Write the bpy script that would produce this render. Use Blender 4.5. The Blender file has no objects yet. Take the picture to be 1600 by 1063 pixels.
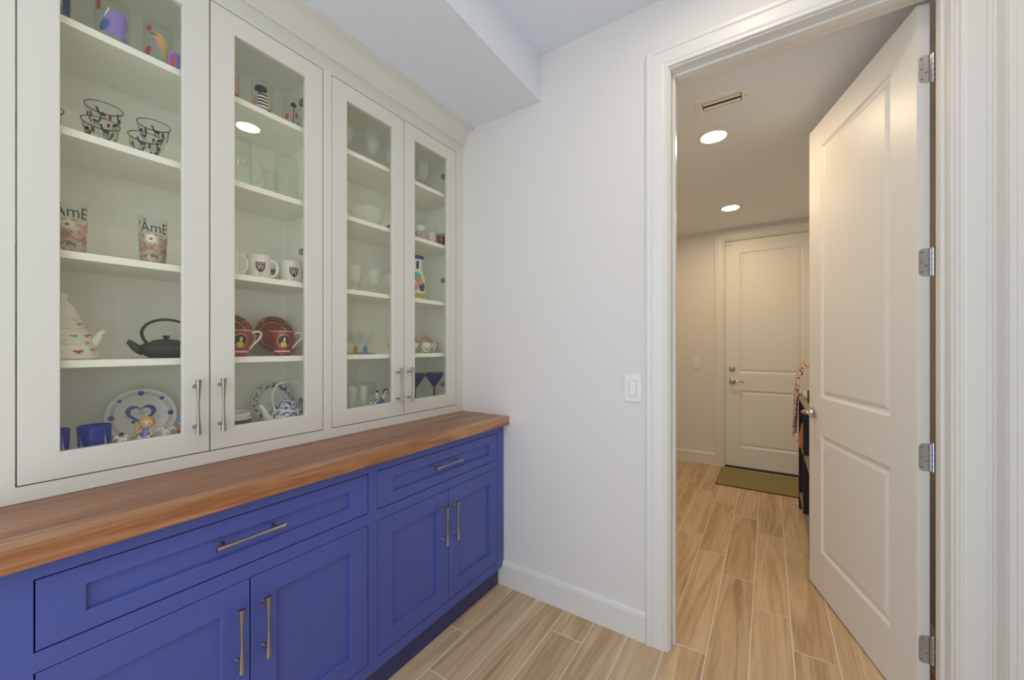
import bpy, bmesh, math, random
from mathutils import Vector, Matrix
random.seed(7)
PI = math.pi
C = bpy.context.scene.collection
SC = bpy.context.scene

# ------------------------------------------------------------------ camera, world, exposure
F_PX, W_PX, H_PX = 607.0, 1600, 1063
cam_d = bpy.data.cameras.new('camera')
cam = bpy.data.objects.new('camera', cam_d)
C.objects.link(cam)
cam.location = (0, 0, 1.288)
cam.rotation_euler = (PI/2, 0, math.atan2(400.3, F_PX))
cam_d.sensor_fit = 'HORIZONTAL'
cam_d.sensor_width = 36.0
cam_d.lens = 36.0*F_PX/W_PX
cam_d.shift_y = 10.2/W_PX
cam_d.clip_start = 0.02
SC.camera = cam

SC.view_settings.view_transform = 'Standard'
SC.view_settings.look = 'None'
SC.view_settings.exposure = 0.0
SC.view_settings.gamma = 1.0
SC.view_settings.use_curve_mapping = False
SC.cycles.max_bounces = 14
SC.cycles.diffuse_bounces = 7
SC.cycles.transparent_max_bounces = 40

DAY = 1.85          # daylight of the open room behind the camera
NOOK_LAMP = 80.0    # ceiling lamps of the pantry
HALL_LAMP = 165.0    # ceiling lamps of the hall
DAY_RGB = (0.80, 0.89, 1.0)
NOOK_RGB = (1.0, 0.83, 0.66)
HALL_RGB = (1.0, 0.77, 0.48)

world = bpy.data.worlds.new('daylight')
SC.world = world
world.use_nodes = True
bg = world.node_tree.nodes['Background']
bg.inputs[0].default_value = (*DAY_RGB, 1)
bg.inputs[1].default_value = DAY

# ------------------------------------------------------------------ materials
def srgb(r, g, b):
    f = lambda c: c/12.92 if c <= 0.04045 else ((c+0.055)/1.055)**2.4
    return (f(r/255), f(g/255), f(b/255), 1)

class NT:
    def __init__(s, name):
        s.m = bpy.data.materials.new(name); s.m.use_nodes = True
        s.t = s.m.node_tree; s.n = s.t.nodes
        s.b = s.n['Principled BSDF']; s.out = s.n['Material Output']
    def add(s, typ, **kw):
        n = s.n.new(typ)
        for k, v in kw.items(): setattr(n, k, v)
        return n
    def link(s, a, b): s.t.links.new(a, b)

def paint(name, col, rough=0.5, metal=0.0, spec=0.5, coat=0.0, bump=0.0, bscale=200):
    k = NT(name)
    k.b.inputs['Base Color'].default_value = col
    k.b.inputs['Roughness'].default_value = rough
    k.b.inputs['Metallic'].default_value = metal
    k.b.inputs['Specular IOR Level'].default_value = spec
    k.b.inputs['Coat Weight'].default_value = coat
    tc = k.add('ShaderNodeTexCoord')
    no = k.add('ShaderNodeTexNoise'); no.inputs['Scale'].default_value = bscale
    k.link(tc.outputs['Object'], no.inputs['Vector'])
    # faint unevenness of gloss so that no paint is perfectly even
    mr = k.add('ShaderNodeMapRange')
    mr.inputs['To Min'].default_value = max(0, rough-0.03); mr.inputs['To Max'].default_value = min(1, rough+0.03)
    k.link(no.outputs['Fac'], mr.inputs['Value']); k.link(mr.outputs['Result'], k.b.inputs['Roughness'])
    if bump:
        bp = k.add('ShaderNodeBump'); bp.inputs['Strength'].default_value = bump; bp.inputs['Distance'].default_value = 0.002
        k.link(no.outputs['Fac'], bp.inputs['Height']); k.link(bp.outputs['Normal'], k.b.inputs['Normal'])
    return k.m

def wood(name, stops, grain=(1, 0.06, 1), scale=9.0, rough=0.45, rnd=0.35, spec=0.4, arcs=0.5, coat=0.0):
    k = NT(name)
    tc = k.add('ShaderNodeTexCoord'); oi = k.add('ShaderNodeObjectInfo')
    mul = k.add('ShaderNodeVectorMath', operation='SCALE'); mul.inputs[0].default_value = (13.7, 31.3, 7.9)
    k.link(oi.outputs['Random'], mul.inputs['Scale'])
    add = k.add('ShaderNodeVectorMath', operation='ADD')
    k.link(tc.outputs['Object'], add.inputs[0]); k.link(mul.outputs[0], add.inputs[1])
    mp = k.add('ShaderNodeMapping'); mp.inputs['Scale'].default_value = grain
    k.link(add.outputs[0], mp.inputs['Vector'])
    n1 = k.add('ShaderNodeTexNoise'); n1.inputs['Scale'].default_value = scale; n1.inputs['Detail'].default_value = 2.5
    n1.inputs['Distortion'].default_value = 0.6
    k.link(mp.outputs[0], n1.inputs['Vector'])
    # growth rings: sine of the broad noise gives long cathedral arcs
    m1 = k.add('ShaderNodeMath', operation='MULTIPLY'); m1.inputs[1].default_value = 38.0
    k.link(n1.outputs['Fac'], m1.inputs[0])
    sn = k.add('ShaderNodeMath', operation='SINE'); k.link(m1.outputs[0], sn.inputs[0])
    n2 = k.add('ShaderNodeTexNoise'); n2.inputs['Scale'].default_value = scale*14; n2.inputs['Detail'].default_value = 3
    k.link(mp.outputs[0], n2.inputs['Vector'])
    a1 = k.add('ShaderNodeMath', operation='MULTIPLY_ADD'); a1.inputs[1].default_value = 0.16*arcs
    k.link(sn.outputs[0], a1.inputs[0]); k.link(n1.outputs['Fac'], a1.inputs[2])
    a2 = k.add('ShaderNodeMath', operation='MULTIPLY_ADD'); a2.inputs[1].default_value = 0.55
    k.link(n2.outputs['Fac'], a2.inputs[0]); k.link(a1.outputs[0], a2.inputs[2])
    a3 = k.add('ShaderNodeMath', operation='MULTIPLY_ADD'); a3.inputs[1].default_value = rnd
    k.link(oi.outputs['Random'], a3.inputs[0]); k.link(a2.outputs[0], a3.inputs[2])
    a4 = k.add('ShaderNodeMath', operation='SUBTRACT'); a4.inputs[1].default_value = 0.27+rnd/2
    k.link(a3.outputs[0], a4.inputs[0])
    cr = k.add('ShaderNodeValToRGB')
    e = cr.color_ramp.elements
    e[0].position, e[0].color = stops[0]; e[1].position, e[1].color = stops[-1]
    for p, c in stops[1:-1]:
        x = e.new(p); x.color = c
    k.link(a4.outputs[0], cr.inputs[0]); k.link(cr.outputs[0], k.b.inputs['Base Color'])
    k.b.inputs['Roughness'].default_value = rough; k.b.inputs['Specular IOR Level'].default_value = spec
    k.b.inputs['Coat Weight'].default_value = coat; k.b.inputs['Coat Roughness'].default_value = 0.25
    bp = k.add('ShaderNodeBump'); bp.inputs['Strength'].default_value = 0.12; bp.inputs['Distance'].default_value = 0.001
    k.link(n2.outputs['Fac'], bp.inputs['Height']); k.link(bp.outputs['Normal'], k.b.inputs['Normal'])
    return k.m

def glass(name, tint=(1, 1, 1), ior=1.45, body=None, bodymix=0.0, rough=0.0):
    """clear thin-walled glass: transparency tinted by the glass, Fresnel reflection on top"""
    k = NT(name); k.n.remove(k.b)
    tr = k.add('ShaderNodeBsdfTransparent'); tr.inputs[0].default_value = (*tint, 1)
    gl = k.add('ShaderNodeBsdfGlossy'); gl.inputs['Roughness'].default_value = rough
    fr = k.add('ShaderNodeFresnel'); fr.inputs['IOR'].default_value = ior
    ge = k.add('ShaderNodeNewGeometry')          # thin glass: reflect at the outer faces only
    inv = k.add('ShaderNodeMath', operation='SUBTRACT'); inv.inputs[0].default_value = 1.0
    k.link(ge.outputs['Backfacing'], inv.inputs[1])
    mu = k.add('ShaderNodeMath', operation='MULTIPLY')
    k.link(fr.outputs[0], mu.inputs[0]); k.link(inv.outputs[0], mu.inputs[1])
    mx = k.add('ShaderNodeMixShader')
    k.link(mu.outputs[0], mx.inputs[0]); k.link(tr.outputs[0], mx.inputs[1]); k.link(gl.outputs[0], mx.inputs[2])
    last = mx
    if body:
        df = k.add('ShaderNodeBsdfDiffuse'); df.inputs[0].default_value = (*body, 1)
        m2 = k.add('ShaderNodeMixShader'); m2.inputs[0].default_value = bodymix
        k.link(mx.outputs[0], m2.inputs[1]); k.link(df.outputs[0], m2.inputs[2]); last = m2
    k.link(last.outputs[0], k.out.inputs['Surface'])
    return k.m

def pattern(name, base, blobs, scale=60, rough=0.3, thr=0.55, detail=2.0, alpha=1.0):
    """glazed ground with painted blots of several colours"""
    k = NT(name)
    tc = k.add('ShaderNodeTexCoord')
    cur = None
    for i, c in enumerate(blobs):
        mp = k.add('ShaderNodeMapping'); mp.inputs['Location'].default_value = (3.1*i+1, 7.7*i, 1.9*i)
        k.link(tc.outputs['Object'], mp.inputs['Vector'])
        no = k.add('ShaderNodeTexNoise'); no.inputs['Scale'].default_value = scale; no.inputs['Detail'].default_value = detail
        k.link(mp.outputs[0], no.inputs['Vector'])
        mr = k.add('ShaderNodeMapRange'); mr.inputs['From Min'].default_value = thr; mr.inputs['From Max'].default_value = thr+0.03
        k.link(no.outputs['Fac'], mr.inputs['Value'])
        mx = k.add('ShaderNodeMixRGB'); mx.inputs[2].default_value = c
        if cur is None: mx.inputs[1].default_value = base
        else: k.link(cur.outputs[0], mx.inputs[1])
        k.link(mr.outputs['Result'], mx.inputs[0]); cur = mx
    k.link(cur.outputs[0], k.b.inputs['Base Color'])
    k.b.inputs['Roughness'].default_value = rough
    k.b.inputs['Alpha'].default_value = alpha
    return k.m

def emitter(name, rgb, strength):
    k = NT(name); k.n.remove(k.b)
    e = k.add('ShaderNodeEmission'); e.inputs[0].default_value = (*rgb, 1); e.inputs[1].default_value = strength
    k.link(e.outputs[0], k.out.inputs['Surface'])
    return k.m

M = {}
M['wall'] = paint('wall_paint', (0.76, 0.732, 0.70, 1), 0.75, spec=0.25, bump=0.05, bscale=300)
M['ceil'] = paint('ceiling_paint', (0.765, 0.805, 0.86, 1), 0.85, spec=0.2, bump=0.05, bscale=250)
M['trim'] = paint('trim_paint', (0.765, 0.755, 0.72, 1), 0.38)
M['door'] = paint('door_paint', (0.80, 0.785, 0.755, 1), 0.43)
M['white'] = paint('cabinet_white_paint', (0.715, 0.70, 0.625, 1), 0.42)
M['inner'] = paint('cabinet_interior_white', (0.93, 0.93, 0.855, 1), 0.5)
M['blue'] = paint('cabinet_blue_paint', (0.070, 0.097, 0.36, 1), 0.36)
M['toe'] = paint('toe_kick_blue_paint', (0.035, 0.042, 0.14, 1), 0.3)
M['nickel'] = paint('satin_nickel', (0.38, 0.355, 0.325, 1), 0.30, metal=1)
M['chrome'] = paint('polished_chrome', (0.62, 0.62, 0.63, 1), 0.14, metal=1)
M['dark'] = paint('dark_gap', (0.02, 0.02, 0.02, 1), 0.7)
M['grout'] = paint('floor_grout', (0.74, 0.68, 0.57, 1), 0.85)
M['plastic'] = paint('white_plastic', (0.80, 0.79, 0.77, 1), 0.35)
M['black'] = paint('black_lacquer', (0.012, 0.012, 0.013, 1), 0.4)
M['iron'] = paint('cast_iron', (0.035, 0.038, 0.038, 1), 0.55, bump=0.4, bscale=500)
M['porcelain'] = paint('white_porcelain', (0.82, 0.80, 0.74, 1), 0.2)
M['cream'] = paint('cream_china', (0.78, 0.72, 0.62, 1), 0.22)
M['red'] = paint('red_glaze', (0.30, 0.055, 0.045, 1), 0.25)
M['gold'] = paint('gilt', (0.55, 0.36, 0.14, 1), 0.35, metal=0.6)
M['plum'] = paint('plum_print', (0.10, 0.035, 0.06, 1), 0.4)
M['ink'] = paint('black_print', (0.015, 0.015, 0.02, 1), 0.4)
M['navy'] = paint('navy_glaze', (0.03, 0.05, 0.20, 1), 0.3)
M['delft'] = paint('blue_underglaze', (0.09, 0.14, 0.36, 1), 0.25)
M['purple'] = paint('purple_print', (0.30, 0.22, 0.62, 1), 0.4)
M['yellow'] = paint('yellow_print', (0.70, 0.47, 0.11, 1), 0.4)
M['redprint'] = paint('red_print', (0.52, 0.06, 0.08, 1), 0.4)
M['pink'] = paint('pink_print', (0.72, 0.30, 0.34, 1), 0.4)
M['green'] = paint('green_print', (0.10, 0.30, 0.16, 1), 0.4)
M['teal'] = paint('teal_print', (0.12, 0.45, 0.38, 1), 0.4)
M['maroon'] = paint('maroon_rim', (0.16, 0.04, 0.05, 1), 0.4)
M['skin'] = paint('bisque_skin', (0.75, 0.48, 0.33, 1), 0.45)
M['straw'] = paint('bisque_straw', (0.62, 0.38, 0.16, 1), 0.5)
M['bluedress'] = paint('bisque_blue', (0.20, 0.26, 0.62, 1), 0.4)
M['orange'] = paint('orange_glaze', (0.70, 0.30, 0.10, 1), 0.35)
M['limeyellow'] = paint('olive_yellow_glaze', (0.50, 0.42, 0.06, 1), 0.3)
M['leather'] = paint('tan_leather', (0.45, 0.16, 0.04, 1), 0.4)
M['greyplaster'] = paint('pale_sail', (0.42, 0.44, 0.46, 1), 0.5)
M['pane'] = glass('door_pane_glass', (0.992, 0.996, 0.962), 1.72)
M['glass'] = glass('clear_glassware', (0.975, 0.985, 0.975), 1.42)
M['cut'] = glass('cut_crystal', (0.985, 0.99, 0.98), 1.6, body=(0.95, 0.96, 0.93), bodymix=0.16)
M['cobalt'] = glass('cobalt_glass', (0.22, 0.36, 0.92), 1.45, body=(0.03, 0.08, 0.50), bodymix=0.26)
M['cobaltdark'] = glass('dark_cobalt_glass', (0.10, 0.09, 0.50), 1.45, body=(0.03, 0.02, 0.18), bodymix=0.45)
M['greenglass'] = glass('green_glass', (0.25, 0.85, 0.60), 1.45, body=(0.05, 0.42, 0.25), bodymix=0.45)
M['blueglass'] = glass('pale_blue_glass', (0.55, 0.70, 0.98), 1.45, body=(0.22, 0.36, 0.75), bodymix=0.5)
M['amberglass'] = glass('amber_glass', (0.95, 0.80, 0.40), 1.45, body=(0.6, 0.42, 0.1), bodymix=0.4)
M['limeglass'] = glass('lime_glass', (0.80, 0.95, 0.50), 1.45, body=(0.5, 0.6, 0.15), bodymix=0.4)
M['bluewhite'] = pattern('blue_white_transferware', (0.70, 0.71, 0.68, 1), [(0.05, 0.09, 0.27, 1), (0.12, 0.16, 0.33, 1)], 70, 0.2, 0.55, 6)
M['floral'] = pattern('floral_china', (0.80, 0.76, 0.68, 1), [(0.45, 0.05, 0.08, 1), (0.05, 0.18, 0.10, 1), (0.05, 0.05, 0.06, 1)], 95, 0.2, 0.62, 3)
M['quilted'] = pattern('relief_white_china', (0.78, 0.75, 0.65, 1), [(0.45, 0.62, 0.50, 1), (0.86, 0.80, 0.72, 1)], 70, 0.25, 0.66, 3)
M['beerprint'] = pattern('speckled_town_map_print', (0.58, 0.44, 0.34, 1), [(0.30, 0.38, 0.26, 1), (0.72, 0.30, 0.22, 1), (0.72, 0.62, 0.50, 1), (0.20, 0.17, 0.16, 1)], 75, 0.4, 0.57, 4, 0.85)
M['jarprint'] = pattern('printed_jar_pattern', (0.66, 0.58, 0.54, 1), [(0.08, 0.06, 0.12, 1), (0.55, 0.12, 0.18, 1)], 110, 0.3, 0.56, 3)
M['scarf'] = pattern('printed_scarf_cloth', (0.62, 0.50, 0.44, 1), [(0.05, 0.03, 0.03, 1), (0.45, 0.06, 0.04, 1), (0.75, 0.66, 0.58, 1)], 60, 0.8, 0.55, 3)
M['lace'] = pattern('gilt_red_rim', (0.22, 0.042, 0.038, 1), [(0.45, 0.26, 0.10, 1)], 90, 0.3, 0.57, 3)
M['mat'] = paint('olive_mat_pile', (0.30, 0.26, 0.12, 1), 0.95, spec=0.1, bump=1.0, bscale=350)
M['floor'] = wood('wood_look_tile', [(0.05, srgb(158, 128, 96)), (0.36, srgb(190, 160, 124)), (0.60, srgb(204, 176, 140)), (0.95, srgb(220, 196, 162))], rough=0.42, rnd=0.13, arcs=0.95)
M['walnut'] = wood('oiled_walnut', [(0.05, srgb(84, 44, 22)), (0.36, srgb(122, 72, 40)), (0.62, srgb(150, 98, 60)), (0.95, srgb(182, 134, 94))], grain=(1, 0.05, 1), scale=14, rough=0.33, rnd=0.30, arcs=0.7, coat=0.22)
M['shelfwood'] = paint('grey_oak_shelf', (0.30, 0.25, 0.19, 1), 0.5)
M['lens_nook'] = emitter('nook_lamp_lens', NOOK_RGB, NOOK_LAMP)
M['lens_hall'] = emitter('hall_lamp_lens', HALL_RGB, HALL_LAMP)

# ------------------------------------------------------------------ mesh building
SMALL = ('eyes', 'ears', 'arms', 'gilt_rim', 'gilt_ring', 'bow')   # pieces too small to pick apart
class MB:
    def __init__(s): s.v = []; s.f = []
    def add(s, vs, fs):
        o = len(s.v); s.v += [tuple(p) for p in vs]; s.f += [tuple(i+o for i in f) for f in fs]
        return s
    def box(s, x0, y0, z0, x1, y1, z1):
        x0, x1 = min(x0, x1), max(x0, x1); y0, y1 = min(y0, y1), max(y0, y1); z0, z1 = min(z0, z1), max(z0, z1)
        return s.add([(x0,y0,z0),(x1,y0,z0),(x1,y1,z0),(x0,y1,z0),(x0,y0,z1),(x1,y0,z1),(x1,y1,z1),(x0,y1,z1)],
                     [(0,3,2,1),(4,5,6,7),(0,1,5,4),(1,2,6,5),(2,3,7,6),(3,0,4,7)])
    def lathe(s, prof, n=32, c=(0,0,0), ax='z', a0=0.0, a1=None, sc=(1,1)):
        full = a1 is None
        a1 = a0+2*PI if full else a1
        m = n if full else n+1
        vs = []
        for r, z in prof:
            for i in range(m):
                a = a0+(a1-a0)*i/n
                x, y = r*math.cos(a)*sc[0], r*math.sin(a)*sc[1]
                p = (x,y,z) if ax == 'z' else ((z,x,y) if ax == 'x' else (y,z,x))
                vs.append((p[0]+c[0], p[1]+c[1], p[2]+c[2]))
        fs = []
        for j in range(len(prof)-1):
            for i in range(n):
                k = (i+1) % m
                fs.append((j*m+i, j*m+k, (j+1)*m+k, (j+1)*m+i))
        return s.add(vs, fs)
    def tube(s, path, rad, n=10, closed=False, curve=4):
        P = [Vector(p) for p in path]; k = len(P)
        R = list(rad) if isinstance(rad, (list, tuple)) else [rad]*k
        if 3 <= k <= 11 and not closed and curve > 1:      # run a smooth curve through the points
            Q, RR = [], []
            for i in range(k-1):
                p0, p1, p2, p3 = P[max(i-1, 0)], P[i], P[i+1], P[min(i+2, k-1)]
                for j in range(curve):
                    t = j/curve
                    Q.append(0.5*((2*p1)+(p2-p0)*t+(2*p0-5*p1+4*p2-p3)*t*t+(3*p1-p0-3*p2+p3)*t**3))
                    RR.append(R[i]*(1-t)+R[i+1]*t)
            P, R = Q+[P[-1]], RR+[R[-1]]; k = len(P)
        vs = []; up = None
        for i in range(k):
            if closed: t = P[(i+1) % k]-P[i-1]
            else: t = P[min(i+1, k-1)]-P[max(i-1, 0)]
            t.normalize()
            if up is None:
                up = Vector((0,0,1)) if abs(t.z) < 0.9 else Vector((1,0,0))
            a = (up - t*up.dot(t)).normalized(); b = t.cross(a); up = a
            for j in range(n):
                q = 2*PI*j/n
                vs.append(P[i]+(a*math.cos(q)+b*math.sin(q))*R[i])
        fs = []
        for i in range(k if closed else k-1):
            for j in range(n):
                fs.append((i*n+j, i*n+(j+1) % n, ((i+1) % k)*n+(j+1) % n, ((i+1) % k)*n+j))
        if not closed:
            fs.append(tuple(range(n-1, -1, -1))); fs.append(tuple((k-1)*n+j for j in range(n)))
        return s.add(vs, fs)
    def ball(s, c, r, sc=(1,1,1), n=14, m=9):
        prof = [(r*math.sin(PI*j/m), -r*math.cos(PI*j/m)) for j in range(m+1)]
        vs = []; o = len(s.v)
        t = MB().lathe(prof, n)
        return s.add([(c[0]+x*sc[0], c[1]+y*sc[1], c[2]+z*sc[2]) for x, y, z in t.v], t.f)
    def extrude(s, prof, fn0, fn1):
        """profile of 2-D points swept between two mappings (closed profile, capped)"""
        n = len(prof)
        vs = [fn0(*p) for p in prof]+[fn1(*p) for p in prof]
        fs = [(i, (i+1) % n, n+(i+1) % n, n+i) for i in range(n)]
        fs += [tuple(range(n-1, -1, -1)), tuple(range(n, 2*n))]
        return s.add(vs, fs)
    def rings(s, rects, close_last=True):
        """nested rectangles (each four corner points), bridged one to the next"""
        o = [list(r) for r in rects]
        vs = [p for r in o for p in r]; fs = []
        for i in range(len(o)-1):
            for j in range(4):
                fs.append((4*i+j, 4*i+(j+1) % 4, 4*i+4+(j+1) % 4, 4*i+4+j))
        if close_last: fs.append(tuple(4*(len(o)-1)+j for j in range(4)))
        return s.add(vs, fs)
    def patch(s, r, z0, z1, ac, aw, n=8, m=10, shape='ellipse', lean=0.0, c=(0,0), rf=None):
        """a printed patch hugging a turned wall: rows over z, columns over angle"""
        vs = []; fs = []
        for j in range(m+1):
            t = j/m; z = z0+(z1-z0)*t
            w = aw*(math.sqrt(max(0.0, 1-(2*t-1)**2)) if shape == 'ellipse' else
                    (min(1.0, math.sqrt(max(0.0, t*1.9))) if shape == 'shield' else 1.0))
            rr = rf(z) if rf else r
            for i in range(n+1):
                a = ac+lean*(t-0.5)+w*(2*i/n-1)
                vs.append((c[0]+rr*math.cos(a), c[1]+rr*math.sin(a), z))
        for j in range(m):
            for i in range(n):
                q = j*(n+1)+i
                fs.append((q, q+1, q+n+2, q+n+1))
        return s.add(vs, fs)
    def build(s, name, mat, parent=None, smooth=None, bevel=0.0, label=None, weld=False):
        me = bpy.data.meshes.new(name)
        me.from_pydata(s.v, [], s.f); me.update()
        bm = bmesh.new(); bm.from_mesh(me)
        if weld: bmesh.ops.remove_doubles(bm, verts=bm.verts, dist=1e-6)
        bmesh.ops.recalc_face_normals(bm, faces=bm.faces)
        bm.to_mesh(me); bm.free()
        me.materials.append(M[mat] if isinstance(mat, str) else mat)
        o = bpy.data.objects.new(name, me); C.objects.link(o)
        if parent is not None: o.parent = parent
        if smooth is not None:
            me.polygons.foreach_set('use_smooth', [True]*len(me.polygons))
            if smooth > 0: me.set_sharp_from_angle(angle=math.radians(smooth))
        if bevel:
            b = o.modifiers.new('soft_edges', 'BEVEL'); b.width = bevel; b.segments = 2; b.limit_method = 'ANGLE'
            b.angle_limit = math.radians(40)
        if label: o['label'] = label
        if name.split('_')[0] in ('printed', 'painted') or name in SMALL: o['kind'] = 'stuff'
        return o

def struct(name, mb, mat, parent=None, smooth=None, bevel=0.0, label=None):
    o = mb.build(name, mat, parent, smooth, bevel, label)
    if parent is None: o['kind'] = 'structure'
    return o
def thing(name, label, cat, loc=(0,0,0), rotz=0.0, group=None):
    o = bpy.data.objects.new(name, None); C.objects.link(o)
    o.empty_display_size = 0.05
    o.location = loc; o.rotation_euler = (0, 0, rotz)
    o['label'] = label; o['category'] = cat
    if group: o['group'] = group
    return o
def dup(root, loc, label=None, rotz=None, scale=None):
    r = root.copy(); C.objects.link(r); r.location = loc
    if label: r['label'] = label
    if rotz is not None: r.rotation_euler = (0, 0, rotz)
    if scale: r.scale = (scale,)*3
    for ch in list(root.children):
        c = ch.copy(); C.objects.link(c); c.parent = r
        for g in list(ch.children):
            d = g.copy(); C.objects.link(d); d.parent = c
    return r

# ------------------------------------------------------------------ dimensions (metres)
XF = -1.487            # face of the wall cabinets
XB = -1.198            # face of the base cabinets
YB, YH = 1.736, 1.868  # both faces of the wall with the doorway
XR = 0.565             # right wall
ZC, ZS = 2.770, 2.540  # pantry ceiling, soffit and hall ceiling
YF = 4.740             # far wall of the hall
XL = -1.820            # wall behind the cabinets
XSOF = -0.970
Y0 = -0.45             # walls end here, open to the daylit house behind the camera
DX0, DX1, DZ = -0.345, 0.468, 2.460   # doorway

# ------------------------------------------------------------------ the setting
fl = struct('floor', MB().box(XL-0.1, Y0-0.6, -0.06, XR+0.1, 4.86, -0.0007), 'grout')
PW, PL = 0.1525, 0.9175
pm = MB().box(0, 0, -0.012, PW-0.0045, PL-0.0045, 0).build('floor_plank', 'floor', fl, bevel=0.0008)
first = True
for i in range(-4, 12):
    x = -1.132+PW*i
    if x > XR+0.05: continue
    ph = (0.195+0.2294*(8-i)) % PL
    k = -4
    while True:
        y = ph+PL*k+0.0022
        k += 1
        if y > 4.76: break
        if y+PL < -0.3: continue
        if y < YB and x+PW < -1.25: continue
        if y > YH and x+PW < -1.12: continue
        o = pm if first else pm.copy()
        if not first: C.objects.link(o); o.parent = fl
        first = False
        o.location = (x+0.0022, y, 0)

struct('wall_left', MB().box(XL-0.12, Y0, 0, XL, YH, ZC+0.1), 'wall')
struct('wall_back', MB().box(XL, YB, 0, DX0-0.018, YH, ZC).box(DX1+0.018, YB, 0, XR, YH, ZC).box(DX0-0.018, YB, DZ+0.018, DX1+0.018, YH, ZC), 'wall')
# right wall with the opening of a door at the photographer's side
RY0, RY1, RZ = 0.800, 1.632, 2.460
struct('wall_right', MB().box(XR, Y0, 0, XR+0.12, RY0-0.018, ZC).box(XR, RY1+0.018, 0, XR+0.12, 4.86, ZC)
       .box(XR, RY0-0.018, RZ+0.018, XR+0.12, RY1+0.018, ZC), 'wall')
struct('wall_hall_left', MB().box(-1.22, YH, 0, -1.10, 4.86, ZS), 'wall')
FD0, FD1, FDZ = -0.386, 0.419, 2.411
struct('wall_far', MB().box(-1.10, YF, 0, FD0-0.02, 4.86, ZS).box(FD1+0.02, YF, 0, XR, 4.86, ZS).box(FD0-0.02, YF, FDZ+0.02, FD1+0.02, 4.86, ZS), 'wall')
struct('ceiling', MB().box(XSOF, Y0-0.4, ZC, XR+0.1, YH, ZC+0.1), 'ceil')
struct('ceiling_soffit', MB().box(XL, Y0-0.4, ZS-0.003, XSOF, YB, ZC+0.1), 'ceil')
struct('ceiling_hall', MB().box(-1.22, YH, ZS, XR+0.12, 4.86, ZS+0.1), 'ceil')

# baseboards
bprof = [(0, 0), (0.014, 0), (0.014, 0.100), (0.0165, 0.102), (0.0165, 0.112), (0.013, 0.115), (0.013, 0.121), (0.006, 0.132), (0, 0.132)]
struct('baseboard_back', MB().extrude(bprof, lambda t, z: (-1.24, YB-t, z), lambda t, z: (DX0-0.097, YB-t, z)), 'trim')
struct('baseboard_far', MB().extrude(bprof, lambda t, z: (-1.10, YF-t, z), lambda t, z: (FD0-0.090, YF-t, z)), 'trim')
struct('baseboard_hall_right', MB().extrude(bprof, lambda t, z: (XR-t, YH, z), lambda t, z: (XR-t, YF, z)), 'trim')
struct('baseboard_hall_left', MB().extrude(bprof, lambda t, z: (-1.10+t, YH, z), lambda t, z: (-1.10+t, YF, z)), 'trim')

# door casings: profile (distance from the opening, projection), mitred round three sides
cprof = [(0.0, 0.0), (0.0, 0.010), (0.003, 0.013), (0.008, 0.013), (0.011, 0.0095), (0.015, 0.0095), (0.019, 0.013), (0.024, 0.0145), (0.060, 0.0165), (0.066, 0.0145), (0.070, 0.019), (0.084, 0.020), (0.089, 0.018), (0.090, 0.0)]
def casing(name, a0, a1, ztop, fn, reveal=0.006):
    a0 -= reveal; a1 += reveal; zt = ztop+reveal
    n = len(cprof); mb = MB()
    vs = []
    for w, t in cprof: vs.append(fn(a0-w, 0.0, t))
    for w, t in cprof: vs.append(fn(a0-w, zt+w, t))
    for w, t in cprof: vs.append(fn(a1+w, zt+w, t))
    for w, t in cprof: vs.append(fn(a1+w, 0.0, t))
    fs = []
    for k in range(3):
        for i in range(n): fs.append((k*n+i, k*n+(i+1) % n, (k+1)*n+(i+1) % n, (k+1)*n+i))
    fs += [tuple(range(n)), tuple(3*n+i for i in range(n-1, -1, -1))]
    mb.add(vs, fs)
    return struct(name, mb, 'trim')
casing('trim_1', DX0, DX1, DZ, lambda a, z, t: (a, YB-t, z))
casing('trim_2', FD0, FD1, FDZ, lambda a, z, t: (a, YF-t, z))
casing('trim_3', RY0, RY1, RZ, lambda a, z, t: (XR-t, a, z))
# jamb linings with their stops
def jamb(name, a0, a1, zt, fn, d0, d1, s0, s1):
    mb = MB()
    def bx(A0, D0, Z0, A1, D1, Z1):
        p = fn(A0, D0, Z0); q = fn(A1, D1, Z1); mb.box(*p, *q)
    bx(a0-0.018, d0, 0, a0, d1, zt+0.018); bx(a1, d0, 0, a1+0.018, d1, zt+0.018); bx(a0, d0, zt, a1, d1, zt+0.018)
    bx(a0, s0, 0, a0+0.011, s1, zt); bx(a1-0.011, s0, 0, a1, s1, zt); bx(a0+0.011, s0, zt-0.011, a1-0.011, s1, zt)
    return struct(name, mb, 'trim', bevel=0.0015)
jamb('trim_4', DX0, DX1, DZ, lambda a, d, z: (a, d, z), YB, YH, YB+0.045, YB+0.082)
jamb('trim_5', RY0, RY1, RZ, lambda a, d, z: (d, a, z), XR, XR+0.12, XR+0.03, XR+0.045)
jamb('trim_6', FD0, FD1, FDZ, lambda a, d, z: (a, d, z), YF, 4.86, YF+0.052, YF+0.08)
struct('trim_7', MB().box(FD0, YF-0.002, 0, FD1, 4.86, 0.014), 'dark')   # threshold of the far door

# crown over the wall cabinets
kprof = [(-1.50, 2.452), (-1.473, 2.455), (-1.470, 2.462), (-1.466, 2.465)]
for i in range(7):
    a = PI/2*i/6
    kprof.append((-1.466+0.054*(1-math.cos(a)), 2.465+0.060*math.sin(a)))
kprof += [(-1.406, 2.526), (-1.397, 2.528), (-1.397, 2.5365), (-1.50, 2.5365)]
CY0 = 0.052
struct('trim_8', MB().extrude(kprof, lambda x, z: (x, CY0, z), lambda x, z: (x, YB, z)), 'white', smooth=30)

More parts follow.
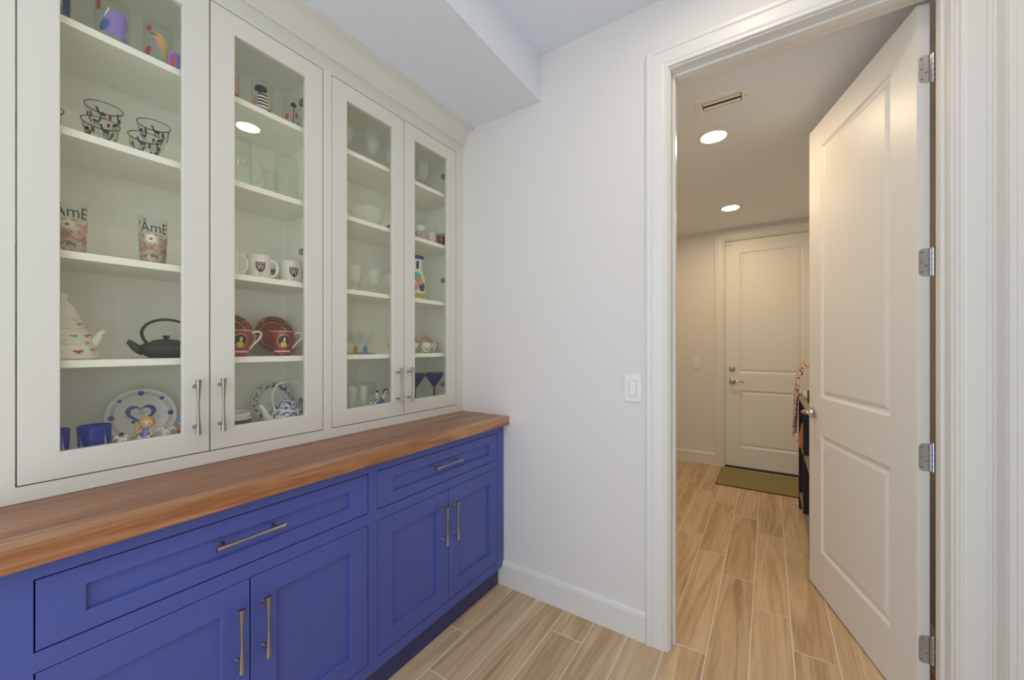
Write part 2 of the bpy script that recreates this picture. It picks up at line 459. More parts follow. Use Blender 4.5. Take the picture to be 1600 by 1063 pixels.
# two-panel interior doors: local x across, z up, front face towards -y
PAN = [(0.0, 0.0), (0.004, 0.0025), (0.010, 0.0075), (0.016, 0.0095), (0.020, 0.0095), (0.030, 0.0060), (0.040, 0.0030), (0.044, 0.0030)]
def panel_door(name, W, z0, z1, px0, px1, panels, T=0.035, parent=None, loc=(0,0,0), rot=0.0):
    mb = MB()
    for sgn, yy in ((1, 0.0), (-1, T)):
        q = lambda x0, za, x1, zb: mb.add([(x0, yy, za), (x1, yy, za), (x1, yy, zb), (x0, yy, zb)], [(0, 1, 2, 3)])
        q(0, z0, px0, z1); q(px1, z0, W, z1)
        zs = [z0]+[z for p in panels for z in p]+[z1]
        for i in range(0, len(zs), 2): q(px0, zs[i], px1, zs[i+1])
        for za, zb in panels:
            rr = [[(px0+o, yy+sgn*d, za+o), (px1-o, yy+sgn*d, za+o), (px1-o, yy+sgn*d, zb-o), (px0+o, yy+sgn*d, zb-o)] for o, d in PAN]
            mb.rings(rr)
    mb.add([(0,0,z0),(W,0,z0),(W,T,z0),(0,T,z0),(0,0,z1),(W,0,z1),(W,T,z1),(0,T,z1)], [(0,1,2,3),(4,5,6,7),(0,4,7,3),(1,5,6,2)])
    me_o = mb.build(name, 'door', parent)
    me_o.location = loc; me_o.rotation_euler = (0, 0, rot)
    me_o['kind'] = 'structure'
    return me_o

def lever(parent, x, z, direction, name='door_handle', y=0.0):
    """rose, neck and curved lever on the face y=0, pointing along direction*x"""
    mb = MB()
    mb.lathe([(0.0, 0.0), (0.033, 0.0), (0.033, -0.004), (0.028, -0.009), (0.016, -0.011), (0.0125, -0.016), (0.0115, -0.045), (0.0, -0.045)], 24, (x, y, z), 'y')
    pts = []
    for i in range(11):
        t = i/10
        pts.append((x+direction*(0.115*t-0.004), y-0.047-0.004*math.sin(PI*t), z+0.010*math.sin(PI*t*1.1)-0.007*t))
    mb.tube(pts, [0.0115-0.006*i/10 for i in range(11)], 10)
    return mb.build(name, 'chrome', parent, smooth=40, label='polished chrome lever handle')

# door_1: the open door, hinge at the right jamb, swung into the hall
DW = 0.844
e = Vector((-0.279, 0.960, 0)).normalized()          # hinge -> free edge
hc = Vector((0.427, 1.866, 0))+e*0.008
free = hc+e*DW
rot1 = math.atan2(-e.y, -e.x)
d1 = panel_door('door_1', DW, 0.010, 2.455, 0.853-0.718, 0.853-0.152, [(0.223, 0.832), (1.022, 2.325)], loc=free, rot=rot1)
lever(d1, 0.056, 0.934, 1)
# latch plate on the free edge
MB().box(-0.0012, 0.006, 0.905, 0.0, 0.029, 0.963).build('latch_plate', 'chrome', d1)
def hinge_on(d, z):
    """leaf on the hinge edge, knuckle beside the door, second leaf to the jamb"""
    h = MB()
    r, w0, w1, hh = 0.014, 0.004, 0.0365, 0.047
    # rounded leaf in the plane x = DW
    pts = []
    for cx, cz, a in ((w0+r, -hh+r, PI), (w1, -hh, None), (w1, hh, None), (w0+r, hh-r, PI/2)):
        if a is None: pts.append((cx, cz)); continue
        for i in range(6):
            b = a+PI/2*i/5
            pts.append((cx+r*math.cos(b), cz+r*math.sin(b)))
    n = len(pts)
    h.add([(DW, y, z+q) for y, q in pts]+[(DW+0.0022, y, z+q) for y, q in pts],
          [tuple(range(n)), tuple(range(2*n-1, n-1, -1))]+[(i, (i+1) % n, n+(i+1) % n, n+i) for i in range(n)])
    o = h.build('hinge', 'chrome', d)
    k = MB()
    for i in range(5):
        za = z-hh+2*hh*i/5
        k.lathe([(0, za+0.0006), (0.0068, za+0.0006), (0.0068, za+2*hh/5-0.0006), (0, za+2*hh/5-0.0006)], 14, (DW+0.0045, 0.0425, 0))
    k.lathe([(0, z-hh-0.004), (0.004, z-hh-0.003), (0.0055, z-hh), (0, z-hh)], 12, (DW+0.0045, 0.0425, 0))
    k.lathe([(0, z+hh), (0.0055, z+hh), (0.004, z+hh+0.003), (0, z+hh+0.004)], 12, (DW+0.0045, 0.0425, 0))
    k.build('hinge_knuckle', 'chrome', o, smooth=40)
    s = MB()
    for sy, sz in ((0.012, -0.034), (0.024, -0.012), (0.012, 0.0), (0.012, 0.034)):
        s.lathe([(0.0, 0.0035), (0.0028, 0.0032), (0.0036, 0.0022), (0.0, 0.0022)], 10, (DW, sy, z+sz), 'x')
    s.build('screw_heads', 'nickel', o, smooth=40)['kind'] = 'stuff'
for z in (0.257, 0.911, 1.575, 2.233): hinge_on(d1, z)

# door_2: exterior door at the end of the hall
d2 = panel_door('door_2', FD1-FD0-0.006, 0.022, FDZ-0.004, 0.130, 0.673, [(0.225, 0.827), (1.009, 2.283)], loc=(FD0+0.003, YF+0.010, 0))
lever(d2, 0.064, 0.920, 1)
db = MB().lathe([(0.0, -0.022), (0.010, -0.022), (0.013, -0.018), (0.022, -0.016), (0.029, -0.010), (0.031, -0.002), (0.031, 0.0), (0.0, 0.0)], 24, (0.062, 0, 1.052), 'y')
db.build('deadbolt', 'chrome', d2, smooth=35)
MB().box(0.0, -0.016, 2.372, 0.042, 0, 2.386).box(0.0, -0.016, 2.389, 0.042, -0.006, 2.402).build('contact_sensor', 'plastic', d2, bevel=0.0015)
# door_3: closed door in the right wall
d3 = panel_door('door_3', RY1-RY0-0.006, 0.010, RZ-0.004, 0.135, 0.690, [(0.223, 0.832), (1.022, 2.325)], loc=(XR+0.046, RY1-0.003, 0), rot=-PI/2)
lever(d3, 0.76, 0.934, -1)

# ------------------------------------------------------------------ recessed lamps and register
def downlight(label, x, y, z, lens, r=0.067, group=None):
    t = thing('recessed_ceiling_light', label, 'ceiling light', (x, y, z), group=group)
    MB().lathe([(r+0.019, 0.0), (r+0.019, -0.002), (r+0.012, -0.005), (r+0.002, -0.004), (r, -0.001), (r, 0.0)], 40).build('trim_ring', 'plastic', t, smooth=40)
    MB().lathe([(r, -0.0015), (r*0.6, -0.0025), (0.0, -0.003)], 40).build('lamp_lens', lens, t, smooth=60, label='glowing warm white lens')
    return t
downlight('round recessed light in the hall ceiling beside the air vent, the nearer one', -0.272, 2.595, ZS, 'lens_hall')
downlight('round recessed light in the hall ceiling in front of the far door', -0.284, 4.014, ZS, 'lens_hall')
downlight('recessed light in the pantry ceiling, seen mirrored in the second glass door', -0.060, 1.210, ZC, 'lens_nook')
downlight('recessed light in the pantry ceiling over the near end of the counter', -0.060, 0.0, ZC, 'lens_nook')

vt = thing('air_vent', 'white slotted air vent set in the hall ceiling', 'vent', (-0.198, 2.241, ZS))
vw, vd = 0.120, 0.077
mb = MB()
iw, idp = 0.088, 0.040
ro = [[(-vw, -vd, 0), (vw, -vd, 0), (vw, vd, 0), (-vw, vd, 0)], [(-vw, -vd, -0.004), (vw, -vd, -0.004), (vw, vd, -0.004), (-vw, vd, -0.004)],
      [(-vw+0.006, -vd+0.006, -0.008), (vw-0.006, -vd+0.006, -0.008), (vw-0.006, vd-0.006, -0.008), (-vw+0.006, vd-0.006, -0.008)],
      [(-iw, -idp, -0.009), (iw, -idp, -0.009), (iw, idp, -0.009), (-iw, idp, -0.009)],
      [(-iw, -idp, -0.0005), (iw, -idp, -0.0005), (iw, idp, -0.0005), (-iw, idp, -0.0005)]]
mb.rings(ro, False).build('vent_frame', 'plastic', vt)
MB().box(-iw, -idp, -0.0009, iw, idp, -0.0003).build('vent_back', 'dark', vt)
for k in range(2):
    yy = -idp+0.002+k*0.040; sa_, sb_ = 0.002, 0.034
    mb = MB().add([(-iw+0.004, yy+sa_, -0.0100), (iw-0.004, yy+sa_, -0.0100), (iw-0.004, yy+sb_, -0.0050), (-iw+0.004, yy+sb_, -0.0050),
                   (-iw+0.004, yy+sa_, -0.0085), (iw-0.004, yy+sa_, -0.0085), (iw-0.004, yy+sb_, -0.0036), (-iw+0.004, yy+sb_, -0.0036)],
                  [(0,1,2,3),(4,5,6,7),(0,1,5,4),(1,2,6,5),(2,3,7,6),(3,0,4,7)])
    mb.build('vent_slat', 'plastic', vt)
for sx in (-1, 1):
    MB().lathe([(0, -0.0105), (0.003, -0.0100), (0.004, -0.0085), (0, -0.0085)], 10, (sx*0.104, 0, 0)).build('vent_screw', 'nickel', vt)

# ------------------------------------------------------------------ switches
def switch(label, x, y, z, s=1.0):
    t = thing('light_switch', label, 'switch', (x, y, z))
    w, h = 0.0405*s, 0.062*s
    mb = MB().rings([[(-w, 0, -h), (w, 0, -h), (w, 0, h), (-w, 0, h)], [(-w, -0.003, -h), (w, -0.003, -h), (w, -0.003, h), (-w, -0.003, h)],
                     [(-w+0.004, -0.0065, -h+0.004), (w-0.004, -0.0065, -h+0.004), (w-0.004, -0.0065, h-0.004), (-w+0.004, -0.0065, h-0.004)],
                     [(-0.0172, -0.0068, -0.0345), (0.0172, -0.0068, -0.0345), (0.0172, -0.0068, 0.0345), (-0.0172, -0.0068, 0.0345)],
                     [(-0.0172, -0.0035, -0.0345), (0.0172, -0.0035, -0.0345), (0.0172, -0.0035, 0.0345), (-0.0172, -0.0035, 0.0345)]])
    mb.build('switch_plate', 'plastic', t)
    MB().add([(-0.0145, -0.0035, -0.032), (0.0145, -0.0035, -0.032), (0.0145, -0.0035, 0.032), (-0.0145, -0.0035, 0.032),
              (-0.0145, -0.0125, -0.032), (0.0145, -0.0125, -0.032), (0.0145, -0.0070, 0.032), (-0.0145, -0.0070, 0.032)],
             [(0,1,2,3),(4,5,6,7),(0,1,5,4),(1,2,6,5),(2,3,7,6),(3,0,4,7)]).build('rocker', 'plastic', t, bevel=0.001)
    return t
switch('white rocker switch plate on the pantry wall left of the open doorway', -0.500, YB, 1.103)
switch('white rocker switch plate on the hall wall left of the far door', -0.666, YF, 1.098)

# ------------------------------------------------------------------ cabinets
def frame_ring(mb, y0, y1, z0, z1, iy0, iy1, iz0, iz1, xb, xf, ch=0.0):
    """rectangular frame standing in a plane x = const, open in the middle"""
    R = lambda a, b, c, d, x: [(x, a, c), (x, b, c), (x, b, d), (x, a, d)]
    seq = [R(y0, y1, z0, z1, xb), R(y0, y1, z0, z1, xf-0.001), R(y0+0.001, y1-0.001, z0+0.001, z1-0.001, xf), R(iy0, iy1, iz0, iz1, xf)]
    if ch: seq.append(R(iy0+ch, iy1-ch, iz0+ch, iz1-ch, xf-ch*1.3))
    k = ch
    seq.append(R(iy0+k, iy1-k, iz0+k, iz1-k, xb)); seq.append(R(y0, y1, z0, z1, xb))
    return mb.rings(seq, False)

def pull(parent, x, y, z, axis):
    """hourglass bar pull on two posts; axis 'z' upright or 'y' level; x is the face it is screwed to"""
    L = 0.084; mb = MB()
    prof = []
    for i in range(17):
        t = -1+2*i/16
        prof.append((0.0034+0.0046*abs(t)**1.7, L*t))
    prof = [(0.0, -L)]+prof+[(0.0, L)]
    c = (x+0.032, y, z)
    mb.lathe(prof, 16, c, axis)
    for s in (-1, 1):
        p = (x, y+(s*0.063 if axis == 'y' else 0), z+(s*0.063 if axis == 'z' else 0))
        mb.lathe([(0, 0), (0.0058, 0), (0.0058, 0.002), (0.0042, 0.004), (0.0042, 0.032), (0, 0.032)], 12, p, 'x')
    return mb.build('pull_handle', 'nickel', parent, smooth=40, label='satin nickel hourglass bar pull')

SH = [1.252, 1.538, 1.858, 2.145]    # tops of the four shelves
ZFLOOR, ZDB, ZDT = 0.975, 0.956, 2.396
GZ0, GZ1 = 1.021, 2.330

def wall_cabinet(label, ya, yb, doors):
    """ya..yb: whole unit with its face frame; doors: list of (y0, y1, hinge side, handle y)"""
    t = thing('glass_cabinet', label, 'cabinet', (0, ya, 0.914))
    def P(mb, name, mat, **kw):
        mb.v = [(x, y-ya, z-0.914) for x, y, z in mb.v]
        return mb.build(name, mat, kw.pop('parent', t), **kw)
    oy0, oy1 = doors[0][0]-0.003, doors[-1][1]+0.003
    ff = MB()
    ff.box(XF-0.022, ya, 0.915, XF, oy0, 2.455); ff.box(XF-0.022, oy1, 0.915, XF, yb, 2.455)
    ff.box(XF-0.022, oy0, 0.915, XF, oy1, ZDB-0.003); ff.box(XF-0.022, oy0, ZDT+0.003, XF, oy1, 2.455)
    P(ff, 'face_frame', 'white')
    P(MB().box(-1.790, ya, 0.915, -1.775, yb, 2.455), 'back_panel', 'inner')
    P(MB().box(-1.775, ya, 0.915, XF-0.022, ya+0.018, 2.455), 'side_panel', 'inner')
    P(MB().box(-1.775, yb-0.018, 0.915, XF-0.022, yb, 2.455), 'side_panel', 'inner')
    P(MB().box(-1.775, ya+0.018, ZFLOOR-0.018, XF-0.024, yb-0.018, ZFLOOR), 'bottom_panel', 'inner')
    P(MB().box(-1.775, ya+0.018, 2.40, XF-0.024, yb-0.018, 2.418), 'top_panel', 'inner')
    for z in SH:
        P(MB().box(-1.774, ya+0.0185, z-0.020, -1.520, yb-0.0185, z), 'shelf', 'inner', bevel=0.001)
    for (a, b, hs, hy) in doors:
        mb = frame_ring(MB(), a, b, ZDB, ZDT, a+0.066, b-0.066, GZ0, GZ1, XF-0.020, XF, 0.0015)
        d = P(mb, 'cabinet_door', 'white')
        pane = MB().box(XF-0.014, a+0.068, GZ0+0.002, XF-0.010, b-0.068, GZ1-0.002)
        P(pane, 'glass_pane', 'pane', parent=d)
        h = pull(d, XF, hy-ya, 1.102-0.914, 'z')
        yy = b-0.010 if hs > 0 else a+0.010
        for zz in (1.075, 1.66, 2.245):
            P(MB().box(XF-0.052, yy-0.058*hs, zz-0.011, XF-0.0205, yy-0.026*hs, zz+0.011), 'cup_hinge', 'nickel', parent=d, bevel=0.002)
    # shelf pins in the side panels
    pins = MB()
    for z in SH:
        pins.box(-1.60, yb-0.026, z-0.027, -1.592, yb-0.018, z-0.021)
        pins.box(-1.60, ya+0.018, z-0.027, -1.592, ya+0.026, z-0.021)
    P(pins, 'shelf_pins', 'nickel')['kind'] = 'stuff'
    return t
YMID = 0.9
wall_cabinet('white cabinet with a pair of tall glass doors at the near left end', 0.058, YMID, [(0.123, 0.5025, -1, 0.464), (0.5065, 0.880, 1, 0.530)])
wall_cabinet('white cabinet with a pair of tall glass doors in the corner by the back wall', YMID, YB, [(0.921, 1.295, -1, 1.252), (1.299, 1.672, 1, 1.320)])

def shaker(parent, a, b, z0, z1, name, rail=0.041, stile=0.067, mat='blue'):
    """inset shaker front: frame with a recessed flat panel"""
    ia, ib, j0, j1 = a+stile, b-stile, z0+rail, z1-rail
    R = lambda p, q, c, d, x: [(x, p, c), (x, q, c), (x, q, d), (x, p, d)]
    mb = MB().rings([R(a, b, z0, z1, XB-0.021), R(a, b, z0, z1, XB-0.001), R(a+0.001, b-0.001, z0+0.001, z1-0.001, XB), R(ia, ib, j0, j1, XB),
                     R(ia+0.0015, ib-0.0015, j0+0.0015, j1-0.0015, XB-0.0015), R(ia+0.0035, ib-0.0035, j0+0.0035, j1-0.0035, XB-0.0105)])
    mb.add(R(a, b, z0, z1, XB-0.021), [(0, 1, 2, 3)])
    o = mb.build(name, mat, parent)
    return o
def base_cabinet(label, ya, yb, oy0, oy1, hd, hdr):
    t = thing('base_cabinet', label, 'cabinet', (0, ya, 0))
    yl = lambda y: y-ya
    g = 0.0028
    ff = MB()
    for (p, q, z0, z1) in ((ya, oy0-g, 0.102, 0.869), (oy1+g, yb, 0.102, 0.869), (oy0-g, oy1+g, 0.102, 0.148-g), (oy0-g, oy1+g, 0.645+g, 0.690-g), (oy0-g, oy1+g, 0.829+g, 0.869)):
        ff.box(XB-0.022, yl(p), z0, XB, yl(q), z1)
    ff.build('face_frame', 'blue', t)
    MB().box(XL+0.004, yl(ya), 0.102, XB-0.024, yl(yb), 0.868).build('carcass', 'blue', t)
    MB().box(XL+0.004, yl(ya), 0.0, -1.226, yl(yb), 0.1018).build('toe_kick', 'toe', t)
    dr = shaker(t, yl(oy0), yl(oy1), 0.690, 0.829, 'drawer', rail=0.040)
    pull(dr, XB-0.0105, yl(hdr), 0.767, 'y')
    ym = (oy0+oy1)/2
    for (a, b, hy) in ((oy0, ym-0.0016, hd[0]), (ym+0.0016, oy1, hd[1])):
        d = shaker(t, yl(a), yl(b), 0.148, 0.645, 'cabinet_door', rail=0.066)
        pull(d, XB, yl(hy), 0.505, 'z')
    return t
base_cabinet('blue base cabinet with a drawer over two doors at the near left end', 0.058, 0.9, 0.1215, 0.878, (0.466, 0.532), 0.498)
base_cabinet('blue base cabinet with a drawer over two doors against the back wall', 0.9, YB-0.004, 0.922, 1.676, (1.258, 1.328), 1.285)

ct = thing('wooden_countertop', 'walnut butcher block countertop lying on the blue base cabinets', 'countertop', (0, 0.045, 0.869))
xs = [-1.812]
widths = [0.047, 0.040, 0.052, 0.044, 0.038, 0.055, 0.046, 0.041, 0.050, 0.043, 0.052, 0.039, 0.047, 0.057]
tot = sum(widths); sc_ = (-1.161-xs[0])/tot
for w in widths: xs.append(xs[-1]+w*sc_)
for i in range(len(widths)):
    lastp = i == len(widths)-1
    MB().box(xs[i], 0, 0.0002, xs[i+1], YB-0.045-0.002, 0.045).build('stave', 'walnut', ct, bevel=0.002 if lastp else 0)

# ------------------------------------------------------------------ hall furnishings
dm = thing('door_mat', 'olive green door mat on the floor in front of the far door', 'mat', (-0.04, 4.375, 0.0))
MB().box(-0.370, -0.285, 0.0005, 0.370, 0.285, 0.012).build('mat_pile', 'mat', dm, bevel=0.004)
eb = MB()
ed = MB().rings([[(-0.374, -0.289, 0.0004), (0.374, -0.289, 0.0004), (0.374, 0.289, 0.0004), (-0.374, 0.289, 0.0004)],
                 [(-0.374, -0.289, 0.007), (0.374, -0.289, 0.007), (0.374, 0.289, 0.007), (-0.374, 0.289, 0.007)],
                 [(-0.369, -0.284, 0.007), (0.369, -0.284, 0.007), (0.369, 0.284, 0.007), (-0.369, 0.284, 0.007)],
                 [(-0.369, -0.284, 0.0004), (0.369, -0.284, 0.0004), (0.369, 0.284, 0.0004), (-0.369, 0.284, 0.0004)]], False)
ed.build('mat_edge', paint('dark_rubber_edge', (0.03, 0.03, 0.02, 1), 0.7), dm)

BX, BY0, BY1 = 0.203, 2.88, 3.86
bk = thing('bookcase', 'black open bookcase against the right wall behind the open door', 'bookcase', (BX, BY0, 0))
BD, BH = XR-0.017-BX-0.003, 0.915
bl = BY1-BY0
MB().box(0, 0, 0, BD, 0.03, BH-0.022).build('side_panel', 'black', bk)
MB().box(0, bl-0.03, 0, BD, bl, BH-0.022).build('side_panel', 'black', bk)
MB().box(0.0, bl/2-0.012, 0.13, BD-0.014, bl/2+0.012, BH-0.022).build('divider', 'black', bk)
MB().box(BD-0.012, 0.03, 0.05, BD, bl-0.03, BH-0.022).build('back_panel', 'black', bk)
for z in (0.13, 0.535):
    MB().box(0.004, 0.03, z-0.022, BD-0.012, bl/2-0.012, z).build('shelf', 'shelfwood', bk)
    MB().box(0.004, bl/2+0.012, z-0.022, BD-0.012, bl-0.03, z).build('shelf', 'shelfwood', bk)
MB().box(-0.012, -0.008, BH-0.022, BD, bl+0.008, BH).build('top_panel', 'shelfwood', bk, bevel=0.002)

# printed scarf heaped on the bookcase and hanging over its front edge
random.seed(3)
sc_t = thing('printed_scarf', 'patterned scarf heaped on the black bookcase and trailing down its front', 'scarf', (BX, 3.72, BH))
mb = MB()
nu, nv = 14, 26
path = [(0.13, 0.0), (0.12, 0.13), (0.09, 0.21), (0.05, 0.235), (0.015, 0.21), (-0.01, 0.15), (-0.022, 0.07), (-0.026, 0.0), (-0.030, -0.10), (-0.036, -0.20), (-0.040, -0.285)]
def pl(t):
    q = t*(len(path)-1); i = min(int(q), len(path)-2); f = q-i
    return (path[i][0]*(1-f)+path[i+1][0]*f, path[i][1]*(1-f)+path[i+1][1]*f)
vs = []
for off in (0.0, 0.010):
    for j in range(nv+1):
        t = j/nv
        x, z = pl(t)
        wd = 0.085-0.03*t
        for i in range(nu+1):
            s = i/nu*2-1
            x2 = x+0.010*math.sin(6*s+4*t)+(off if t < 0.45 else -off*0.9)*(-1)
            vs.append((x2 if t > 0.42 else x2, s*wd+0.02*math.sin(5*t), max(z+0.012*math.cos(7*s+9*t), 0.002) if x2 > -0.012 else z+0.006*math.cos(7*s)))
fs = []
NN = (nu+1)*(nv+1)
for j in range(nv):
    for i in range(nu):
        q = j*(nu+1)+i
        fs.append((q, q+1, q+nu+2, q+nu+1)); fs.append((NN+q, NN+q+nu+1, NN+q+nu+2, NN+q+1))
for j in range(nv):
    for i in (0, nu):
        q = j*(nu+1)+i; fs.append((q, q+nu+1, NN+q+nu+1, NN+q))
for i in range(nu):
    for j in (0, nv):
        q = j*(nu+1)+i; fs.append((q, q+1, NN+q+1, NN+q))
mb.add(vs, fs).build('scarf_cloth', 'scarf', sc_t, smooth=60)
mb = MB()
for k in range(12):
    y = -0.05+0.1*k/11
    mb.tube([(-0.038, y, -0.280), (-0.041, y+0.004, -0.30), (-0.040, y-0.003, -0.322)], 0.0022, 5)
mb.build('fringe', 'redprint', sc_t)['kind'] = 'stuff'
# white knitted hat and dark tin on the top, tan bag on the middle shelf
hat = thing('knitted_hat', 'white fluffy knitted hat on the bookcase top in front of the scarf', 'hat', (BX+0.07, 3.46, BH))
MB().lathe([(0.055, 0.0), (0.066, 0.006), (0.068, 0.030), (0.060, 0.050), (0.040, 0.068), (0.0, 0.076)], 24).build('hat_crown', paint('white_wool', (0.7, 0.66, 0.6, 1), 0.95, bump=1.0, bscale=140), hat, smooth=60)
MB().ball((0, 0, 0.085), 0.016).build('pompom', paint('grey_wool', (0.5, 0.48, 0.45, 1), 0.95, bump=1.0, bscale=200), hat, smooth=60)
tin = thing('round_tin', 'dark round tin on the bookcase top beside the white hat', 'tin', (BX+0.075, 3.26, BH))
MB().lathe([(0, 0), (0.058, 0), (0.060, 0.003), (0.060, 0.070), (0, 0.070)], 28).build('tin_body', paint('dark_tin', (0.05, 0.06, 0.07, 1), 0.35, metal=0.5), tin, smooth=40)
MB().lathe([(0.062, 0.060), (0.062, 0.078), (0.058, 0.081), (0, 0.081)], 28).build('tin_lid', paint('grey_tin_lid', (0.12, 0.14, 0.15, 1), 0.35, metal=0.5), tin, smooth=40)
bag = thing('leather_bag', 'tan leather handbag standing on the middle shelf of the black bookcase', 'bag', (BX+0.045, 3.655, 0.535))
MB().add([(-0.06,-0.10,0),(0.06,-0.10,0),(0.06,0.10,0),(-0.06,0.10,0),(-0.035,-0.075,0.17),(0.035,-0.075,0.17),(0.035,0.075,0.17),(-0.035,0.075,0.17)],
         [(0,1,2,3),(4,5,6,7),(0,1,5,4),(1,2,6,5),(2,3,7,6),(3,0,4,7)]).build('bag_body', 'leather', bag, bevel=0.015)
MB().tube([(-0.02, -0.05, 0.165), (-0.02, -0.045, 0.23), (-0.02, 0.0, 0.265), (-0.02, 0.045, 0.23), (-0.02, 0.05, 0.165)], 0.006, 8).build('bag_handle', 'leather', bag, smooth=60)

# ------------------------------------------------------------------ things on the shelves
S4, S3, S2, S1 = SH
E = 0.0004                                     # objects sit on the shelf
TOCAM = lambda x, y: math.atan2(-y, -x)        # angle from a shelf spot towards the middle of the room

def shell(outer, t=0.0022, base=0.006):
    """closed section of a turned vessel from its outer profile (bottom to rim)"""
    inner = [(max(r-t, 0.0), z) for r, z in outer[::-1] if z > base]
    zb = base+outer[0][1]
    ri = max(inner[-1][0], 0.001)
    return [(0.0, outer[0][1])]+outer+inner+[(ri*0.98, zb), (0.0, zb)]

# --- printed tumblers along the top shelf; the prints are plain patches of colour
def tumbler(label, x, y, z, r, h, prints, grp='printed tumblers on the top shelf'):
    t = thing('printed_tumbler', label, 'glass', (x, y, z+E), TOCAM(x, y), group=grp)
    MB().lathe(shell([(r*0.93, 0), (r*0.97, 0.004), (r, 0.02), (r, h-0.002), (r-0.0011, h)], 0.0024, 0.009), 36).build('tumbler_glass', 'glass', t, smooth=35)
    byc = {}
    for (mat, z0, z1, ac, aw, shp, lean) in prints:
        byc.setdefault(mat, MB()).patch(r+0.0006, z0, z1, ac, aw, shape=shp, lean=lean)
    for mat, mb in byc.items(): mb.build('printed_patch', mat, t, smooth=60)
    return t
tumbler('tumbler with green and navy printed patches, leftmost on the top shelf', -1.62, 0.195, S1, 0.034, 0.130,
        [('green', 0.01, 0.06, 0.3, 0.5, 'ellipse', 0.2), ('navy', 0.03, 0.11, 0.75, 0.28, 'rect', 0.1), ('pink', 0.07, 0.10, -0.1, 0.3, 'ellipse', 0), ('yellow', 0.05, 0.08, 0.2, 0.2, 'ellipse', 0)])
tumbler('tumbler with a large purple printed patch on the top shelf', -1.60, 0.305, S1, 0.0365, 0.145,
        [('purple', 0.030, 0.112, 0.22, 0.75, 'ellipse', 0.5), ('delft', 0.038, 0.075, -0.45, 0.28, 'ellipse', 0.3), ('redprint', 0.098, 0.125, -0.85, 0.16, 'rect', 0), ('bluedress', 0.012, 0.045, 0.7, 0.22, 'ellipse', 0.0), ('porcelain', 0.082, 0.108, -0.3, 0.05, 'rect', 0.25)])
tumbler('tumbler with yellow and red slanting printed patches on the top shelf', -1.60, 0.407, S1, 0.0358, 0.140,
        [('yellow', 0.022, 0.105, 0.42, 0.30, 'rect', -0.9), ('redprint', 0.030, 0.062, -0.70, 0.22, 'ellipse', 0.2), ('pink', 0.060, 0.098, 0.0, 0.12, 'rect', -0.5), ('redprint', 0.105, 0.125, -0.62, 0.22, 'ellipse', 0), ('ink', 0.096, 0.102, -0.25, 0.2, 'rect', -0.3)])
tumbler('small glass with purple and red printed arches in front of the yellow printed tumbler', -1.555, 0.434, S1, 0.0200, 0.062,
        [('purple', 0.004, 0.058, 0.0, 1.0, 'ellipse', 0), ('redprint', 0.006, 0.048, -0.2, 0.35, 'ellipse', 0)], None)
tumbler('tumbler with red and yellow printed patches at the left edge of the second glass door', -1.62, 0.605, S1, 0.034, 0.140,
        [('redprint', 0.02, 0.07, 0.6, 0.35, 'rect', 0.1), ('yellow', 0.045, 0.09, 0.75, 0.2, 'ellipse', 0), ('orange', 0.07, 0.12, 0.45, 0.2, 'ellipse', 0)])
tumbler('tumbler with black and white printed stripes and a pink patch', -1.62, 0.715, S1, 0.0351, 0.142,
        [('ink', 0.095, 0.125, -0.1, 0.62, 'ellipse', 0)]+[('ink' if k % 2 else 'porcelain', 0.045+0.006*k, 0.051+0.006*k, 0.10, 0.48, 'rect', 0) for k in range(8)]+
        [('pink', 0.045, 0.085, -0.62, 0.24, 'ellipse', 0.3), ('yellow', 0.05, 0.09, 0.72, 0.14, 'ellipse', 0), ('ink', 0.020, 0.040, -0.5, 0.3, 'ellipse', 0), ('ink', 0.012, 0.042, 0.65, 0.22, 'rect', 0.3)])
tumbler('tumbler with thin red and black printed strokes, rightmost behind the second glass door', -1.62, 0.828, S1, 0.0342, 0.142,
        [('ink', 0.100, 0.120, 0.15, 0.30, 'ellipse', 0), ('ink', 0.03, 0.10, 0.15, 0.05, 'rect', 0.05), ('redprint', 0.060, 0.085, 0.48, 0.16, 'ellipse', 0), ('redprint', 0.050, 0.072, -0.55, 0.16, 'ellipse', 0), ('pink', 0.025, 0.080, -0.25, 0.16, 'rect', 0.1), ('ink', 0.010, 0.045, 0.50, 0.07, 'rect', 0.3)])

# --- flared carriage bowls, stacked in twos
def carriage_bowl(label, x, y, z, rot=0.0):
    t = thing('glass_bowl', label, 'bowl', (x, y, z+E), TOCAM(x, y)+rot, group='flared glass bowls printed with horse and carriage')
    rf = lambda zz: 0.0215+(0.0405-0.0215)*min(1, (zz/0.078))**0.85
    out = [(0.0195, 0.0), (0.021, 0.003)]+[(rf(0.078*i/8), 0.078*i/8) for i in range(1, 9)]
    MB().lathe(shell(out, 0.0016, 0.008), 36).build('bowl_glass', 'glass', t, smooth=40)
    MB().lathe([(rf(0.0755)+0.0006, 0.0755), (rf(0.078)+0.0006, 0.0780), (rf(0.078)-0.001, 0.0787), (rf(0.078)-0.0020, 0.0780)], 36).build('rim_band', 'maroon', t, smooth=40)
    mb = MB(); md = MB()
    g = lambda zz: rf(zz)+0.0007
    for k in range(5):
        a = k*1.2566
        mb.patch(0, 0.040, 0.050, a, 0.22, shape='ellipse', rf=g)          # horse body
        mb.patch(0, 0.045, 0.061, a-0.26, 0.07, shape='rect', lean=-0.15, rf=g)  # neck
        for b in (-0.15, -0.06, 0.08, 0.17): mb.patch(0, 0.030, 0.043, a+b, 0.022, shape='rect', rf=g, n=2, m=3)
        md.patch(0, 0.034, 0.050, a+0.46, 0.11, shape='ellipse', rf=g)     # carriage
    mb.build('printed_horses', 'ink', t, smooth=60); md.build('printed_carriages', 'maroon', t, smooth=60)
    return t
carriage_bowl('flared glass bowl with carriage print, lower of the left stack', -1.615, 0.284, S2, 0.3)
